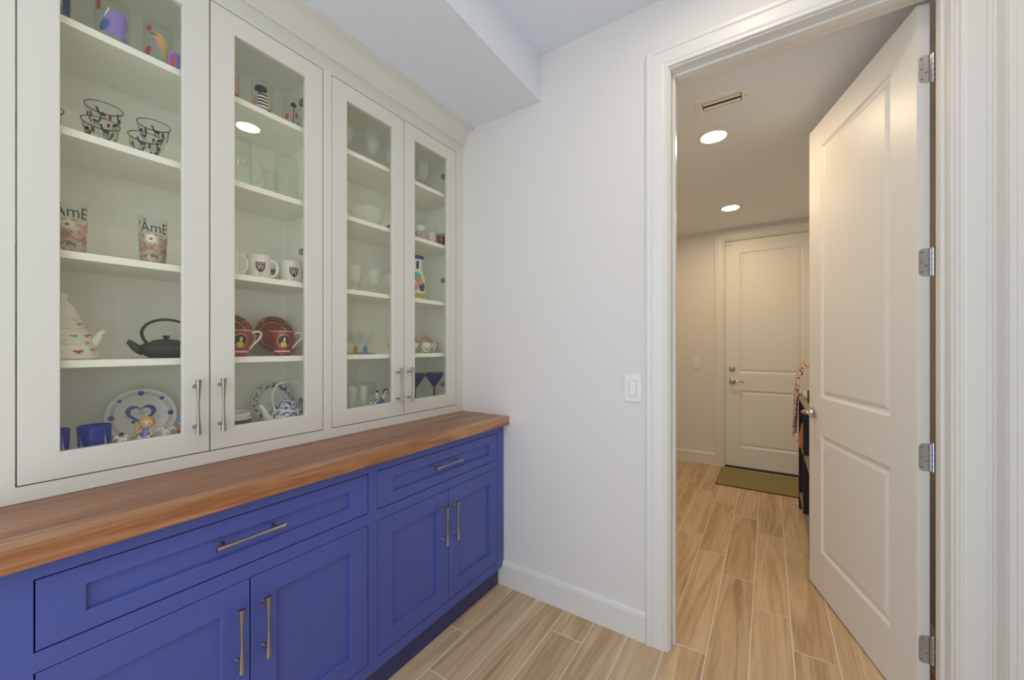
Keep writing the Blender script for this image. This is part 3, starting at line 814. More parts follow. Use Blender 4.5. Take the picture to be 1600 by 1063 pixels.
carriage_bowl('flared glass bowl with carriage print, upper of the left stack', -1.622, 0.292, S2+0.050, -0.1)
carriage_bowl('flared glass bowl with carriage print, lower of the right stack', -1.61, 0.380, S2, -0.2)
carriage_bowl('flared glass bowl with carriage print, upper of the right stack', -1.617, 0.401, S2+0.050, 0.2)
carriage_bowl('flared glass bowl with carriage print cut off by the door frame at left', -1.63, 0.175, S2, 0.0)

# --- tall pint glasses with lettering
def text_mesh(txt, size):
    cu = bpy.data.curves.new('lettering', 'FONT'); cu.body = txt; cu.size = size; cu.resolution_u = 2
    cu.align_x = 'CENTER'
    ob = bpy.data.objects.new('lettering', cu); C.objects.link(ob)
    dg = bpy.context.evaluated_depsgraph_get()
    me = bpy.data.meshes.new_from_object(ob.evaluated_get(dg))
    vs = [v.co.copy() for v in me.vertices]; fs = [tuple(p.vertices) for p in me.polygons]
    bpy.data.objects.remove(ob); bpy.data.curves.remove(cu); bpy.data.meshes.remove(me)
    return vs, fs
def pint(label, x, y):
    t = thing('pint_glass', label, 'glass', (x, y, S3+E), TOCAM(x, y), group='tall pint glasses lettered with a place name')
    h = 0.150
    rf = lambda z: 0.0290+0.0065*(z/h)
    MB().lathe(shell([(0.0275, 0), (0.029, 0.003)]+[(rf(h*i/6), h*i/6) for i in range(1, 7)], 0.0022, 0.010), 36).build('pint_glass_wall', 'glass', t, smooth=40)
    mb = MB(); n, m = 40, 8
    for j in range(m+1):
        z = 0.010+0.085*j/m
        for i in range(n): mb.v.append(((rf(z)+0.0005)*math.cos(2*PI*i/n), (rf(z)+0.0005)*math.sin(2*PI*i/n), z))
    for j in range(m):
        for i in range(n): mb.f.append((j*n+i, j*n+(i+1) % n, (j+1)*n+(i+1) % n, (j+1)*n+i))
    mb.build('printed_band', 'beerprint', t, smooth=60)
    vs, fs = text_mesh("'ÂmE", 0.044)
    sx = 0.80
    MB().add([((rf(0.1+v.y)+0.0009)*math.cos(v.x*sx/0.034), (rf(0.1+v.y)+0.0009)*math.sin(v.x*sx/0.034), 0.099+v.y) for v in vs], fs).build('lettering', 'ink', t)
    mb = MB(); pts = []
    for i in range(25):
        a = -0.9+1.8*i/24; z = 0.052-0.012*i/24+0.005*math.sin(i*2.1)
        pts.append(((rf(z)+0.0008)*math.cos(a), (rf(z)+0.0008)*math.sin(a), z))
    mb.tube(pts, 0.0009, 5).build('printed_red_line', 'redprint', t)
    MB().patch(0, 0.066, 0.092, -0.15, 0.42, shape='ellipse', rf=lambda z: rf(z)+0.0008).build('printed_oval', 'cream', t, smooth=60)
    MB().patch(0, 0.075, 0.081, -0.15, 0.12, shape='ellipse', rf=lambda z: rf(z)+0.0011).build('printed_mark', 'plum', t, smooth=60)
    return t
pint('lettered pint glass cut off by the left edge of the first glass door', -1.60, 0.222)
pint('lettered pint glass standing right of the other pint glass', -1.60, 0.395)

# --- tiered white teapot and cast-iron teapot
tp = thing('tiered_teapot', 'white tiered porcelain teapot with red bows beside the iron teapot', 'teapot', (-1.635, 0.212, S4+E), 0)
tiers = [(0.0, 0.070), (0.004, 0.074), (0.036, 0.069), (0.039, 0.067), (0.0405, 0.063), (0.044, 0.0635), (0.082, 0.050), (0.0845, 0.048), (0.086, 0.0445), (0.089, 0.045), (0.118, 0.036)]
MB().lathe([(0, 0)]+[(r, z) for z, r in tiers]+[(0, 0.118)], 28).build('teapot_body', 'quilted', tp, smooth=30)
MB().lathe([(0.037, 0.1182), (0.034, 0.125), (0.026, 0.145), (0.013, 0.160), (0.010, 0.168), (0.013, 0.176), (0.012, 0.184), (0.0, 0.190)], 20).build('teapot_lid', 'porcelain', tp, smooth=50)
MB().tube([(0.015, 0.040, 0.036), (0.016, 0.058, 0.046), (0.016, 0.066, 0.060), (0.016, 0.071, 0.073), (0.016, 0.081, 0.080)], [0.017, 0.014, 0.010, 0.0075, 0.0055], 12).build('spout', 'porcelain', tp, smooth=60)
MB().tube([(-0.02, -0.050, 0.040), (-0.02, -0.095, 0.05), (-0.02, -0.105, 0.08), (-0.02, -0.070, 0.105), (-0.02, -0.03, 0.105)], 0.006, 10).build('handle', 'porcelain', tp, smooth=60)
def bow(parent, p, s, mat):
    mb = MB()
    for k in (-1, 1):
        mb.ball((p[0], p[1]+k*0.0055*s, p[2]+0.001*s), 0.0050*s, (0.45, 1.1, 0.6), 8, 6)
        mb.tube([(p[0], p[1], p[2]), (p[0]+0.001, p[1]+k*0.004*s, p[2]-0.007*s)], 0.0013*s, 5)
    mb.ball(p, 0.0026*s, (0.8, 1, 1), 8, 6)
    return mb.build('bow', mat, parent, smooth=60)
bow(tp, (0.0690, 0.020, 0.022), 1.0, 'redprint'); bow(tp, (0.056, -0.018, 0.066), 0.9, 'gold'); bow(tp, (0.050, 0.036, 0.046), 0.8, 'gold'); bow(tp, (0.040, 0.040, 0.066), 0.8, 'redprint')
bow(tp, (0.034, 0.026, 0.098), 0.8, 'gold'); bow(tp, (0.0540, 0.052, 0.028), 0.8, 'gold'); bow(tp, (0.064, -0.034, 0.022), 0.8, 'green'); bow(tp, (0.054, 0.013, 0.064), 0.8, 'green')

ip = thing('iron_teapot', 'black cast iron teapot with a hooped handle on the fourth shelf', 'teapot', (-1.62, 0.432, S4+E), 0)
MB().lathe([(0, 0), (0.038, 0), (0.050, 0.006), (0.064, 0.018), (0.069, 0.026), (0.067, 0.032), (0.056, 0.044), (0.040, 0.050), (0.034, 0.051), (0, 0.051)], 36).build('teapot_body', 'iron', ip, smooth=40)
MB().lathe([(0.036, 0.0512), (0.036, 0.054), (0.026, 0.057), (0.008, 0.059), (0.006, 0.063), (0.010, 0.067), (0.009, 0.071), (0, 0.072)], 28).build('teapot_lid', 'iron', ip, smooth=40)
MB().tube([(0, -0.055, 0.022), (0, -0.072, 0.032), (0, -0.084, 0.046), (0, -0.091, 0.050)], [0.016, 0.012, 0.008, 0.0065], 12).build('spout', 'iron', ip, smooth=60)
MB().tube([(0, -0.048, 0.047), (0, -0.056, 0.062), (0, -0.059, 0.082), (0, -0.048, 0.104), (0, -0.022, 0.119), (0, 0.010, 0.122), (0, 0.038, 0.114), (0, 0.055, 0.095), (0, 0.060, 0.075), (0, 0.050, 0.050)], 0.0042, 8).build('handle', 'iron', ip, smooth=60)

# --- bottom of the first cabinet
def sail_glass(label, x, y):
    t = thing('blue_tumbler', label, 'glass', (x, y, ZFLOOR+E), TOCAM(x, y), group='cobalt blue tumblers with printed sails')
    r, h = 0.0345, 0.092
    MB().lathe(shell([(r*0.82, 0), (r*0.86, 0.004), (r*0.94, 0.04), (r, h-0.002), (r-0.001, h)], 0.0024, 0.010), 36).build('tumbler_glass', 'cobalt', t, smooth=35)
    rf = lambda z: r*(0.86+0.14*(z/h))+0.0008
    mb = MB()
    for ac in (-0.95, 0.62):
        n, m = 5, 10; o = len(mb.v)
        for j in range(m+1):
            tt = j/m; z = 0.020+0.052*tt; w = 0.36*(1-tt)
            for i in range(n+1):
                a = ac-0.02+w*i/n
                mb.v.append((rf(z)*math.cos(a), rf(z)*math.sin(a), z))
        for j in range(m):
            for i in range(n):
                q = o+j*(n+1)+i; mb.f.append((q, q+1, q+n+2, q+n+1))
    mb.build('printed_sails', 'greyplaster', t, smooth=60)
    return t
sail_glass('cobalt blue tumbler at the far left of the cabinet bottom', -1.582, 0.186)
sail_glass('cobalt blue tumbler with a grey sail print beside the blue and white plate', -1.582, 0.266)

def plate_mesh(R, foot=0.55, depth=0.014, scallop=0, amp=0.0):
    prof = [(0, 0.003), (R*foot, 0.003), (R*foot+0.004, 0.004), (R*0.66, 0.007), (R*0.72, 0.010), (R, depth+0.003), (R, depth), (R*0.72, 0.006), (R*0.58, 0.0), (R*0.5, 0.0), (0, 0.0)]
    mb = MB().lathe(prof, 96 if scallop else 48)
    if scallop:
        out = []
        for x, y, z in mb.v:
            r = math.hypot(x, y)
            if r > R*0.9:
                k = 1+amp*abs(math.sin(scallop*math.atan2(y, x)/2))
                x, y = x*k, y*k
            out.append((x, y, z))
        mb.v = out
    return mb
def stand_plate(name, label, cat, x, y, z, R, tilt, group=None, yaw=0.0):
    """a plate on edge: its face looks to +x, leaning back"""
    t = thing(name, label, cat, (x, y, z), group=group)
    t.rotation_euler = (0, PI/2-tilt, yaw)
    return t
# local axes once upright: local z looks out of the cabinet, local -x is up, local y along the shelf
R1 = 0.086
bp = stand_plate('heart_plate', 'blue and white scalloped plate with a heart standing on edge', 'plate', -1.706, 0.391, ZFLOOR+R1*math.cos(0.2)+0.003, R1, 0.20)
plate_mesh(R1, scallop=44, amp=0.018).build('plate_body', 'porcelain', bp, smooth=50)
def disc(mb, u, v, r, z, n=10, k=0.0, petals=0):
    """flat painted dot at (right u, up v) of an upright plate"""
    o = len(mb.v); mb.v.append((-v, u, z))
    for i in range(n):
        a = 2*PI*i/n; rr = r*(1+k*math.cos(petals*a)) if petals else r
        mb.v.append((-(v+rr*math.sin(a)), u+rr*math.cos(a), z))
    for i in range(n): mb.f.append((o, o+1+i, o+1+(i+1) % n))
def rimz(r): return 0.010+(r-R1*0.72)/(R1*0.28)*0.007+0.0006
mb = MB(); mk = MB()
for k in range(8):
    a = PI/2+k*PI/4; r = R1*0.84
    disc(mb, r*math.cos(a), r*math.sin(a), 0.0085 if k % 2 == 0 else 0.0062, rimz(R1*0.86)+0.0008, 20, 0.18, 5)
    for s in (-1, 1):
        for q in range(4):
            b = a+s*(0.17+0.062*q)
            for w in (-1, 1):
                rr = r+w*0.0028
                disc(mk, rr*math.cos(b), rr*math.sin(b), 0.0014, rimz(rr)+0.0006, 6)
def heart(t, s):
    x = 16*math.sin(t)**3; y = 13*math.cos(t)-5*math.cos(2*t)-2*math.cos(3*t)-math.cos(4*t)
    return x*s, y*s+0.006
n = 48; o = len(mb.v)
for i in range(n):
    t = 2*PI*i/n
    for s in (0.00235, 0.00160):
        u, v = heart(t, s); mb.v.append((-v, u, 0.0040 if math.hypot(u, v) < R1*0.53 else 0.0052))
for i in range(n): mb.f.append((o+2*i, o+2*i+1, o+2*((i+1) % n)+1, o+2*((i+1) % n)))
for i in range(14):
    a = i*2.4; r = 0.0026*math.sqrt(i+1)*0.85
    disc(mk, r*math.cos(a), r*math.sin(a)+0.010, 0.0011, 0.0040, 6)
for s in (-1, 1):
    for q in range(6): disc(mk, s*(0.018+0.004*q), -0.010+0.005*(q % 3)-0.003*s, 0.0013, 0.0046, 6)
    disc(mb, s*0.020, -0.018, 0.0052, 0.0046, 16, 0.1, 4)
mb.build('painted_heart', 'delft', bp); mk.build('painted_leaves', 'navy', bp)

# figurines in front of the plate
g = thing('girl_figurine', 'small bisque figurine of a girl in a straw bonnet and blue dress', 'figurine', (-1.575, 0.372, ZFLOOR+E), -0.4)
MB().lathe([(0, 0), (0.024, 0), (0.025, 0.004), (0.020, 0.022), (0.012, 0.048), (0.010, 0.058), (0.006, 0.066), (0, 0.067)], 20).build('dress', 'bluedress', g, smooth=50)
MB().ball((0.002, 0.004, 0.079), 0.0155, (1, 1, 1.0), 16, 12).ball((0.0175, 0.004, 0.077), 0.0022, n=8, m=6).build('head', 'skin', g, smooth=60)
hb = MB()
hb.ball((-0.004, 0.001, 0.084), 0.0175, (0.95, 1.05, 0.95), 16, 12)
hb.tube([(-0.006, -0.012, 0.080), (0.004, -0.018, 0.066), (0.006, -0.022, 0.052)], [0.007, 0.006, 0.003], 8)
hb.tube([(-0.006, 0.016, 0.082), (0.002, 0.020, 0.068)], [0.006, 0.003], 8)
hb.build('straw_bonnet', 'straw', g, smooth=60)
MB().tube([(0.004, -0.010, 0.058), (0.015, -0.018, 0.050), (0.022, -0.012, 0.058)], [0.0045, 0.004, 0.0035], 8).tube([(0.004, 0.010, 0.058), (0.015, 0.016, 0.048), (0.020, 0.010, 0.044)], [0.0045, 0.004, 0.0035], 8).build('arms', 'skin', g, smooth=60)
ey = MB()
for s in (-1, 1): ey.ball((0.0165, 0.004+s*0.0055, 0.082), 0.0014, n=8, m=6)
ey.build('eyes', 'ink', g, smooth=60)
def bunny(label, x, y, s=1.0, rot=0.0):
    t = thing('bunny_figurine', label, 'figurine', (x, y, ZFLOOR+E), rot, group='white animal figurines before the plate')
    MB().lathe([(0, 0), (0.015*s, 0), (0.021*s, 0.010*s), (0.019*s, 0.024*s), (0.010*s, 0.034*s), (0, 0.036*s)], 18).build('body', 'cream', t, smooth=60)
    MB().ball((0.008*s, 0, 0.042*s), 0.0140*s, (1.05, 1, 0.95)).ball((0.021*s, 0, 0.039*s), 0.005*s, n=8, m=6).build('head', 'cream', t, smooth=60)
    ea = MB()
    for k in (-1, 1): ea.tube([(0.002*s, k*0.007*s, 0.050*s), (-0.003*s, k*0.013*s, 0.056*s), (-0.002*s, k*0.018*s, 0.046*s)], [0.0045*s, 0.0045*s, 0.002*s], 8)
    ea.build('ears', 'cream', t, smooth=60)
    ey = MB()
    for k in (-1, 1): ey.ball((0.0205*s, k*0.0055*s, 0.045*s), 0.0015*s, n=8, m=6)
    ey.build('eyes', 'ink', t, smooth=60)
    return t
bunny('white lying animal figurine left of the girl figurine', -1.566, 0.318, 0.92, 0.1)
bunny('white animal figurine in front of the skirt of the girl figurine', -1.545, 0.360, 0.80, -0.3)
bunny('white animal figurine with dark eyes right of the girl figurine', -1.566, 0.421, 1.05, -0.6)
bunny('small white animal figurine in front of the blue capped doll', -1.562, 0.466, 0.95, -0.7)
dl = thing('doll_figurine', 'figurine of a doll with a blue cap and red body right of the plate', 'figurine', (-1.602, 0.474, ZFLOOR+E), -0.7)
MB().lathe([(0, 0), (0.022, 0), (0.024, 0.012), (0.017, 0.040), (0.009, 0.052), (0, 0.053)], 20).build('body', 'redprint', dl, smooth=60)
MB().ball((0, 0, 0.068), 0.0195, (1, 1, 0.95), 16, 12).build('head', paint('pale_bisque', (0.66, 0.50, 0.28, 1), 0.45), dl, smooth=60)
MB().lathe([(0.0215, 0.072), (0.0225, 0.075), (0.018, 0.085), (0.009, 0.092), (0, 0.094)], 20).build('cap', 'bluedress', dl, smooth=60)
ey = MB()
for s in (-1, 1): ey.ball((0.0185, s*0.006, 0.069), 0.0016, n=8, m=6)
ey.build('eyes', 'ink', dl, smooth=60)

# --- second glass door: mugs
def handle_tube(parent, rr, z0, z1, ang, out, rad, mat, name='handle', rf=None):
    ca, sa = math.cos(ang), math.sin(ang); pts = []
    for i in range(13):
        t = PI*i/12
        d = rr-0.002+out*math.sin(t)**0.8; z = (z0+z1)/2-(z1-z0)/2*math.cos(t)
        pts.append((d*ca, d*sa, z))
    return MB().tube(pts, rad, 10).build(name, mat, parent, smooth=60)
def beer_mug(label, x, y):
    t = thing('glass_mug', label, 'mug', (x, y, S2+E), group='tall glass mugs with green bases')
    r, h = 0.0425, 0.180
    MB().lathe(shell([(r, 0.010), (r, 0.020), (r*0.985, h-0.003), (r*0.97, h)], 0.003, 0.014), 40).build('mug_glass', 'glass', t, smooth=40)
    MB().lathe([(0, 0), (r+0.0015, 0), (r+0.004, 0.003), (r+0.004, 0.008), (r+0.001, 0.0098), (0, 0.0098)], 40).build('green_base', 'greenglass', t, smooth=40, label='green glass base')
    handle_tube(t, r, 0.035, 0.140, 1.15, 0.034, 0.0055, 'glass')
    return t
beer_mug('tall clear glass mug with a green base, the left one', -1.612, 0.632)
beer_mug('tall clear glass mug with a green base, the right one', -1.612, 0.802)
cg = thing('clear_tumbler', 'plain clear tumbler between the two green based mugs', 'glass', (-1.70, 0.785, S2+E))
MB().lathe(shell([(0.022, 0), (0.024, 0.004), (0.027, 0.15), (0.026, 0.152)], 0.002, 0.012), 32).build('tumbler_glass', 'glass', cg, smooth=40)

def crest_mug(label, x, y, ang, hang):
    t = thing('crest_mug', label, 'mug', (x, y, S3+E), group='white mugs with a plum coloured crest')
    r, h = 0.0395, 0.094
    MB().lathe(shell([(r-0.004, 0), (r-0.001, 0.002), (r, 0.006), (r, h-0.002), (r-0.0015, h)], 0.0035, 0.006), 40).build('mug_body', 'porcelain', t, smooth=40)
    handle_tube(t, r, 0.018, 0.078, hang, 0.026, 0.0052, 'porcelain')
    MB().patch(r+0.0006, 0.026, 0.066, ang, 0.40, shape='shield', m=14).build('crest_shield', 'plum', t, smooth=60)
    w = MB()
    vs, fs = text_mesh('W', 0.030)
    w.add([((r+0.0011)*math.cos(ang+v.x*0.72/r), (r+0.0011)*math.sin(ang+v.x*0.72/r), 0.037+v.y) for v in vs], fs)
    w.patch(r+0.0011, 0.0605, 0.0625, ang, 0.30, shape='rect', m=2)
    w.build('crest_device', 'cream', t)
    MB().patch(r+0.0006, 0.0185, 0.0200, ang, 0.18, shape='rect', m=2).build('crest_motto', 'plum', t)
    return t
crest_mug('white crest mug cut off by the left edge of the second glass door', -1.620, 0.598, -0.9, 0.95)
crest_mug('white crest mug in the middle with its handle to the right', -1.620, 0.704, TOCAM(-1.62, 0.704)+0.15, 0.95)
crest_mug('white crest mug at the right end of its row', -1.620, 0.826, TOCAM(-1.62, 0.826)+0.22, 0.85)
crest_mug('white crest mug half hidden behind the two others', -1.722, 0.795, TOCAM(-1.72, 0.80)-0.05, 1.8)

def red_cup(label, x, y):
    t = thing('red_teacup', label, 'cup', (x, y, S4+E), TOCAM(x, y)+0.1, group='red portrait teacups')
    rf = lambda z: 0.0270+(0.0425-0.0270)*max(0, (z-0.012)/0.083)**0.75
    MB().lathe(shell([(0.022, 0.0), (0.025, 0.002), (0.024, 0.010)]+[(rf(0.012+0.083*i/8), 0.012+0.083*i/8) for i in range(9)], 0.0022, 0.014), 40).build('cup_body', 'red', t, smooth=40)
    MB().lathe([(rf(0.095)+0.0005, 0.0935), (rf(0.095)+0.0008, 0.0955), (rf(0.095)-0.0028, 0.0955)], 40).lathe([(rf(0.014)+0.0006, 0.014), (rf(0.020)+0.0006, 0.020)], 40).build('gilt_rim', 'cream', t, smooth=40)
    g = lambda z: rf(z)+0.0006
    MB().patch(0, 0.030, 0.084, 0.05, 0.62, shape='ellipse', rf=g).build('medallion_frame', 'gold', t, smooth=60)
    MB().patch(0, 0.034, 0.080, 0.05, 0.53, shape='ellipse', rf=lambda z: rf(z)+0.0010).build('medallion', 'ink', t, smooth=60)
    MB().patch(0, 0.034, 0.054, 0.05, 0.30, shape='ellipse', rf=lambda z: rf(z)+0.0014).build('portrait_dress', 'yellow', t, smooth=60)
    MB().patch(0, 0.055, 0.071, 0.12, 0.12, shape='ellipse', rf=lambda z: rf(z)+0.0014).patch(0, 0.048, 0.058, 0.08, 0.07, shape='rect', rf=lambda z: rf(z)+0.0013).build('portrait_face', 'skin', t, smooth=60)
    # angular white handle
    a = 1.50; ca, sa = math.cos(a), math.sin(a)
    pts = [(0.036, 0.082), (0.050, 0.090), (0.064, 0.090), (0.070, 0.080), (0.062, 0.062), (0.046, 0.044), (0.034, 0.026)]
    MB().tube([(d*ca, d*sa, z) for d, z in pts], 0.0038, 8).build('handle', 'porcelain', t, smooth=60)
    return t
red_cup('red portrait teacup cut off by the left edge of the second glass door', -1.612, 0.633)
red_cup('red portrait teacup in front of the whole upright red saucer', -1.600, 0.780)
for lab, y in (('red and gilt saucer standing on edge behind the left red teacup', 0.645), ('red and gilt saucer standing on edge behind the right red teacup', 0.799)):
    s = stand_plate('red_saucer', lab, 'saucer', -1.712, y, S4+0.079*math.cos(0.22)+0.003, 0.079, 0.22, group='upright red saucers')
    plate_mesh(0.079).build('saucer_body', 'lace', s, smooth=40)
    MB().lathe([(0.0795, 0.0155), (0.0795, 0.0182), (0.0765, 0.0175), (0.0765, 0.0160)], 48).lathe([(0.052, 0.0082), (0.055, 0.0098), (0.056, 0.0108), (0.053, 0.0092)], 48).build('gilt_ring', 'gold', s, smooth=40)
    MB().lathe([(0.048, 0.0036), (0.046, 0.0042), (0.0, 0.0040)], 40).build('saucer_well', 'red', s, smooth=40)

# --- blue and white kettle, plate and bowls
kt = thing('blue_white_teapot', 'blue and white china teapot with a cream bail handle', 'teapot', (-1.600, 0.800, ZFLOOR+E), 0)
MB().lathe([(0, 0), (0.040, 0), (0.044, 0.004), (0.064, 0.022), (0.069, 0.036), (0.064, 0.052), (0.052, 0.064), (0.044, 0.070), (0.042, 0.0745), (0, 0.0745)], 40).build('teapot_body', 'bluewhite', kt, smooth=50)
MB().lathe([(0.045, 0.0748), (0.045, 0.078), (0.034, 0.088), (0.018, 0.096), (0.007, 0.099), (0.006, 0.103), (0.011, 0.108), (0.008, 0.114), (0, 0.115)], 32).build('teapot_lid', 'bluewhite', kt, smooth=50)
MB().tube([(0.010, -0.052, 0.025), (0.014, -0.078, 0.038), (0.016, -0.090, 0.062), (0.018, -0.100, 0.084), (0.018, -0.110, 0.090)], [0.018, 0.014, 0.010, 0.008, 0.0075], 12).build('spout', 'porcelain', kt, smooth=60)
MB().tube([(0, -0.046, 0.066), (0, -0.055, 0.095), (0, -0.056, 0.125), (0, -0.046, 0.150), (0, -0.034, 0.164), (0, 0.0, 0.172), (0, 0.036, 0.170), (0, 0.050, 0.152), (0, 0.060, 0.125), (0, 0.058, 0.095), (0, 0.048, 0.066)], 0.0034, 8).ball((0, -0.047, 0.066), 0.007, n=10, m=8).ball((0, 0.049, 0.066), 0.007, n=10, m=8).build('bail_handle', 'cream', kt, smooth=60, label='cream bail handle')
kp = stand_plate('blue_white_plate', 'blue and white transferware plate on edge behind the bail handled teapot', 'plate', -1.715, 0.795, ZFLOOR+0.081*math.cos(0.2)+0.003, 0.081, 0.20)
plate_mesh(0.081).build('plate_body', 'porcelain', kp, smooth=40)
MB().lathe([(0.0585, 0.0106), (0.0787, 0.0178)], 48).build('painted_rim', 'bluewhite', kp, smooth=40)
for k, (dz, r) in enumerate(((0.0, 0.060), (0.024, 0.059))):
    b = thing('china_bowl', ['blue banded bowl, lower of the pair left of the bail handled teapot', 'pale bowl nested on top of the blue banded bowl'][k], 'bowl', (-1.610, 0.612, ZFLOOR+E+dz), group='nested bowls on the cabinet bottom')
    MB().lathe(shell([(0.028, 0.0), (0.030, 0.003), (0.045, 0.016), (0.055, 0.034), (r, 0.054), (r-0.001, 0.056)], 0.003, 0.006), 40).build('bowl_body', 'porcelain', b, smooth=50)
    if k == 0: MB().lathe([(0.0472, 0.018), (0.0562, 0.0345), (0.0602, 0.052)], 40).build('blue_band', 'delft', b, smooth=50)
    else: MB().lathe([(r+0.0006, 0.052), (r+0.0006, 0.0564), (r-0.003, 0.0564)], 40).build('lilac_rim', paint('lilac_rim', (0.45, 0.42, 0.62, 1), 0.25), b, smooth=50)

# --- third glass door
def goblet(label, x, y, z, R, H, stem, mat='cut', name='crystal_goblet', foot=None, grp=None, cup=0.5):
    t = thing(name, label, 'glass', (x, y, z+E), group=grp)
    f = foot or R*0.85
    MB().lathe([(0, 0), (f, 0), (f, 0.002), (f*0.4, 0.006), (0.005, 0.012), (0.0042, stem*0.5), (0.006, stem*0.8), (0.0075, stem), (0, stem)], 28).build('stem_and_foot', mat, t, smooth=40)
    n = 8; hb = H-stem
    out = []
    for i in range(n+1):
        q = i/n
        out.append((max(0.007, R*(math.sin(min(1.0, 0.08+q*1.15)*PI/2)**cup)*(1-0.10*max(0, q-0.55)/0.45)), stem+0.0002+hb*q))
    MB().lathe(shell(out, 0.0018, 0.005), 32).build('goblet_bowl', mat, t, smooth=40)
    return t
gg = 'cut crystal goblets on the top shelf'
goblet('cut crystal goblet at the left edge of the third glass door, top shelf', -1.62, 1.072, S1, 0.034, 0.165, 0.070, grp=gg)
goblet('large cut crystal goblet in the middle of the third glass door, top shelf', -1.62, 1.209, S1, 0.041, 0.185, 0.075, grp=gg)
goblet('cut crystal goblet at the right edge of the third glass door, top shelf', -1.62, 1.315, S1, 0.034, 0.180, 0.075, grp=gg)
goblet('cut crystal goblet in the middle of the fourth glass door, top shelf', -1.62, 1.548, S1, 0.037, 0.180, 0.075, grp=gg)
goblet('cut crystal goblet at the left edge of the fourth glass door, top shelf', -1.66, 1.455, S1, 0.034, 0.165, 0.070, grp=gg)
cb = thing('crystal_bowl', 'wide ribbed cut crystal bowl behind the third glass door', 'bowl', (-1.62, 1.180, S2+E))
mb = MB().lathe(shell([(0.045, 0), (0.048, 0.004), (0.066, 0.028), (0.078, 0.060), (0.083, 0.082), (0.082, 0.085)], 0.004, 0.008), 64)
mb.v = [((x*(1+0.03*(i % 2)), y*(1+0.03*(i % 2)), z) if math.hypot(x, y) > 0.04 and z > 0.006 else (x, y, z)) for i, (x, y, z) in enumerate(mb.v)]
mb.build('bowl_glass', 'cut', cb)
gd = thing('green_candle_holder', 'small dark green glass votive beside the ribbed crystal bowl', 'candle holder', (-1.575, 1.288, S2+E))
MB().lathe(shell([(0.016, 0), (0.018, 0.003), (0.020, 0.030), (0.019, 0.032)], 0.0025, 0.006), 24).build('votive_glass', paint('dark_green_glass', (0.02, 0.10, 0.07, 1), 0.15), gd, smooth=40)
MB().lathe([(0.0205, 0.026), (0.0212, 0.030), (0.0205, 0.033)], 24).build('pale_rim', 'teal', gd, smooth=40)
gs = 'low cut crystal sherbet glasses'
goblet('low cut crystal sherbet glass, leftmost behind the third glass door', -1.62, 1.112, S3, 0.035, 0.128, 0.045, grp=gs, foot=0.034)
goblet('low cut crystal sherbet glass, in the middle of its row', -1.62, 1.222, S3, 0.035, 0.128, 0.045, grp=gs, foot=0.034)
goblet('low cut crystal sherbet glass half hidden by the third door frame at right', -1.62, 1.318, S3, 0.034, 0.122, 0.045, grp=gs, foot=0.034)
goblet('low cut crystal sherbet glass standing behind the others', -1.70, 1.175, S3, 0.034, 0.122, 0.045, grp=gs, foot=0.034)
# coloured coupes
def coupe(label, x, y, footmat, stemmat):
    t = thing('coupe_glass', label, 'glass', (x, y, S4+E), group='coupe glasses with coloured feet')
    MB().lathe([(0, 0), (0.044, 0), (0.045, 0.002), (0.043, 0.005), (0.012, 0.008), (0, 0.008)], 32).build('coloured_foot', footmat, t, smooth=40, label='coloured glass foot')
    MB().lathe([(0.010, 0.0082), (0.011, 0.020), (0.007, 0.034), (0.006, 0.042), (0, 0.042)], 20).build('coloured_stem', stemmat, t, smooth=40)
    MB().lathe(shell([(0.008, 0.0425), (0.020, 0.050), (0.031, 0.066), (0.035, 0.090), (0.034, 0.110)], 0.0015, 0.0478), 32).build('coupe_bowl', 'glass', t, smooth=50)
    return t
coupe('coupe glass with a pale blue foot on the fourth shelf', -1.606, 1.163, 'blueglass', 'blueglass')
coupe('coupe glass with an amber stem behind the blue footed coupe', -1.70, 1.175, 'amberglass', 'amberglass')
coupe('coupe glass with a lime foot at the left edge of the third glass door', -1.612, 1.050, 'limeglass', 'limeglass')
# bottom: flutes, tall glass, rooster
fg = 'clear champagne flutes on the cabinet bottom'
for lab, y in (('clear champagne flute, leftmost behind the third glass door', 1.085), ('clear champagne flute, second behind the third glass door', 1.140)):
    goblet(lab, -1.59, y, ZFLOOR, 0.0195, 0.128, 0.030, mat='cut', name='champagne_flute', foot=0.020, grp=fg, cup=0.6)
vg = thing('tall_glass_vase', 'tall square clear glass vase behind the champagne flutes', 'vase', (-1.71, 1.150, ZFLOOR+E))
MB().lathe(shell([(0.038, 0), (0.040, 0.004), (0.040, 0.215), (0.039, 0.218)], 0.003, 0.012), 4, a0=0.3).build('vase_glass', 'glass', vg)
wg = thing('wide_wine_glass', 'clear flared wine glass behind the rooster figurine', 'glass', (-1.69, 1.245, ZFLOOR+E))
MB().lathe([(0, 0), (0.034, 0), (0.034, 0.002), (0.005, 0.010), (0.004, 0.055), (0.006, 0.062), (0, 0.062)], 28).build('stem_and_foot', 'glass', wg, smooth=40)
MB().lathe(shell([(0.006, 0.0622), (0.018, 0.070), (0.030, 0.095), (0.038, 0.135)], 0.0015, 0.066), 32).build('wine_bowl', 'glass', wg, smooth=50)
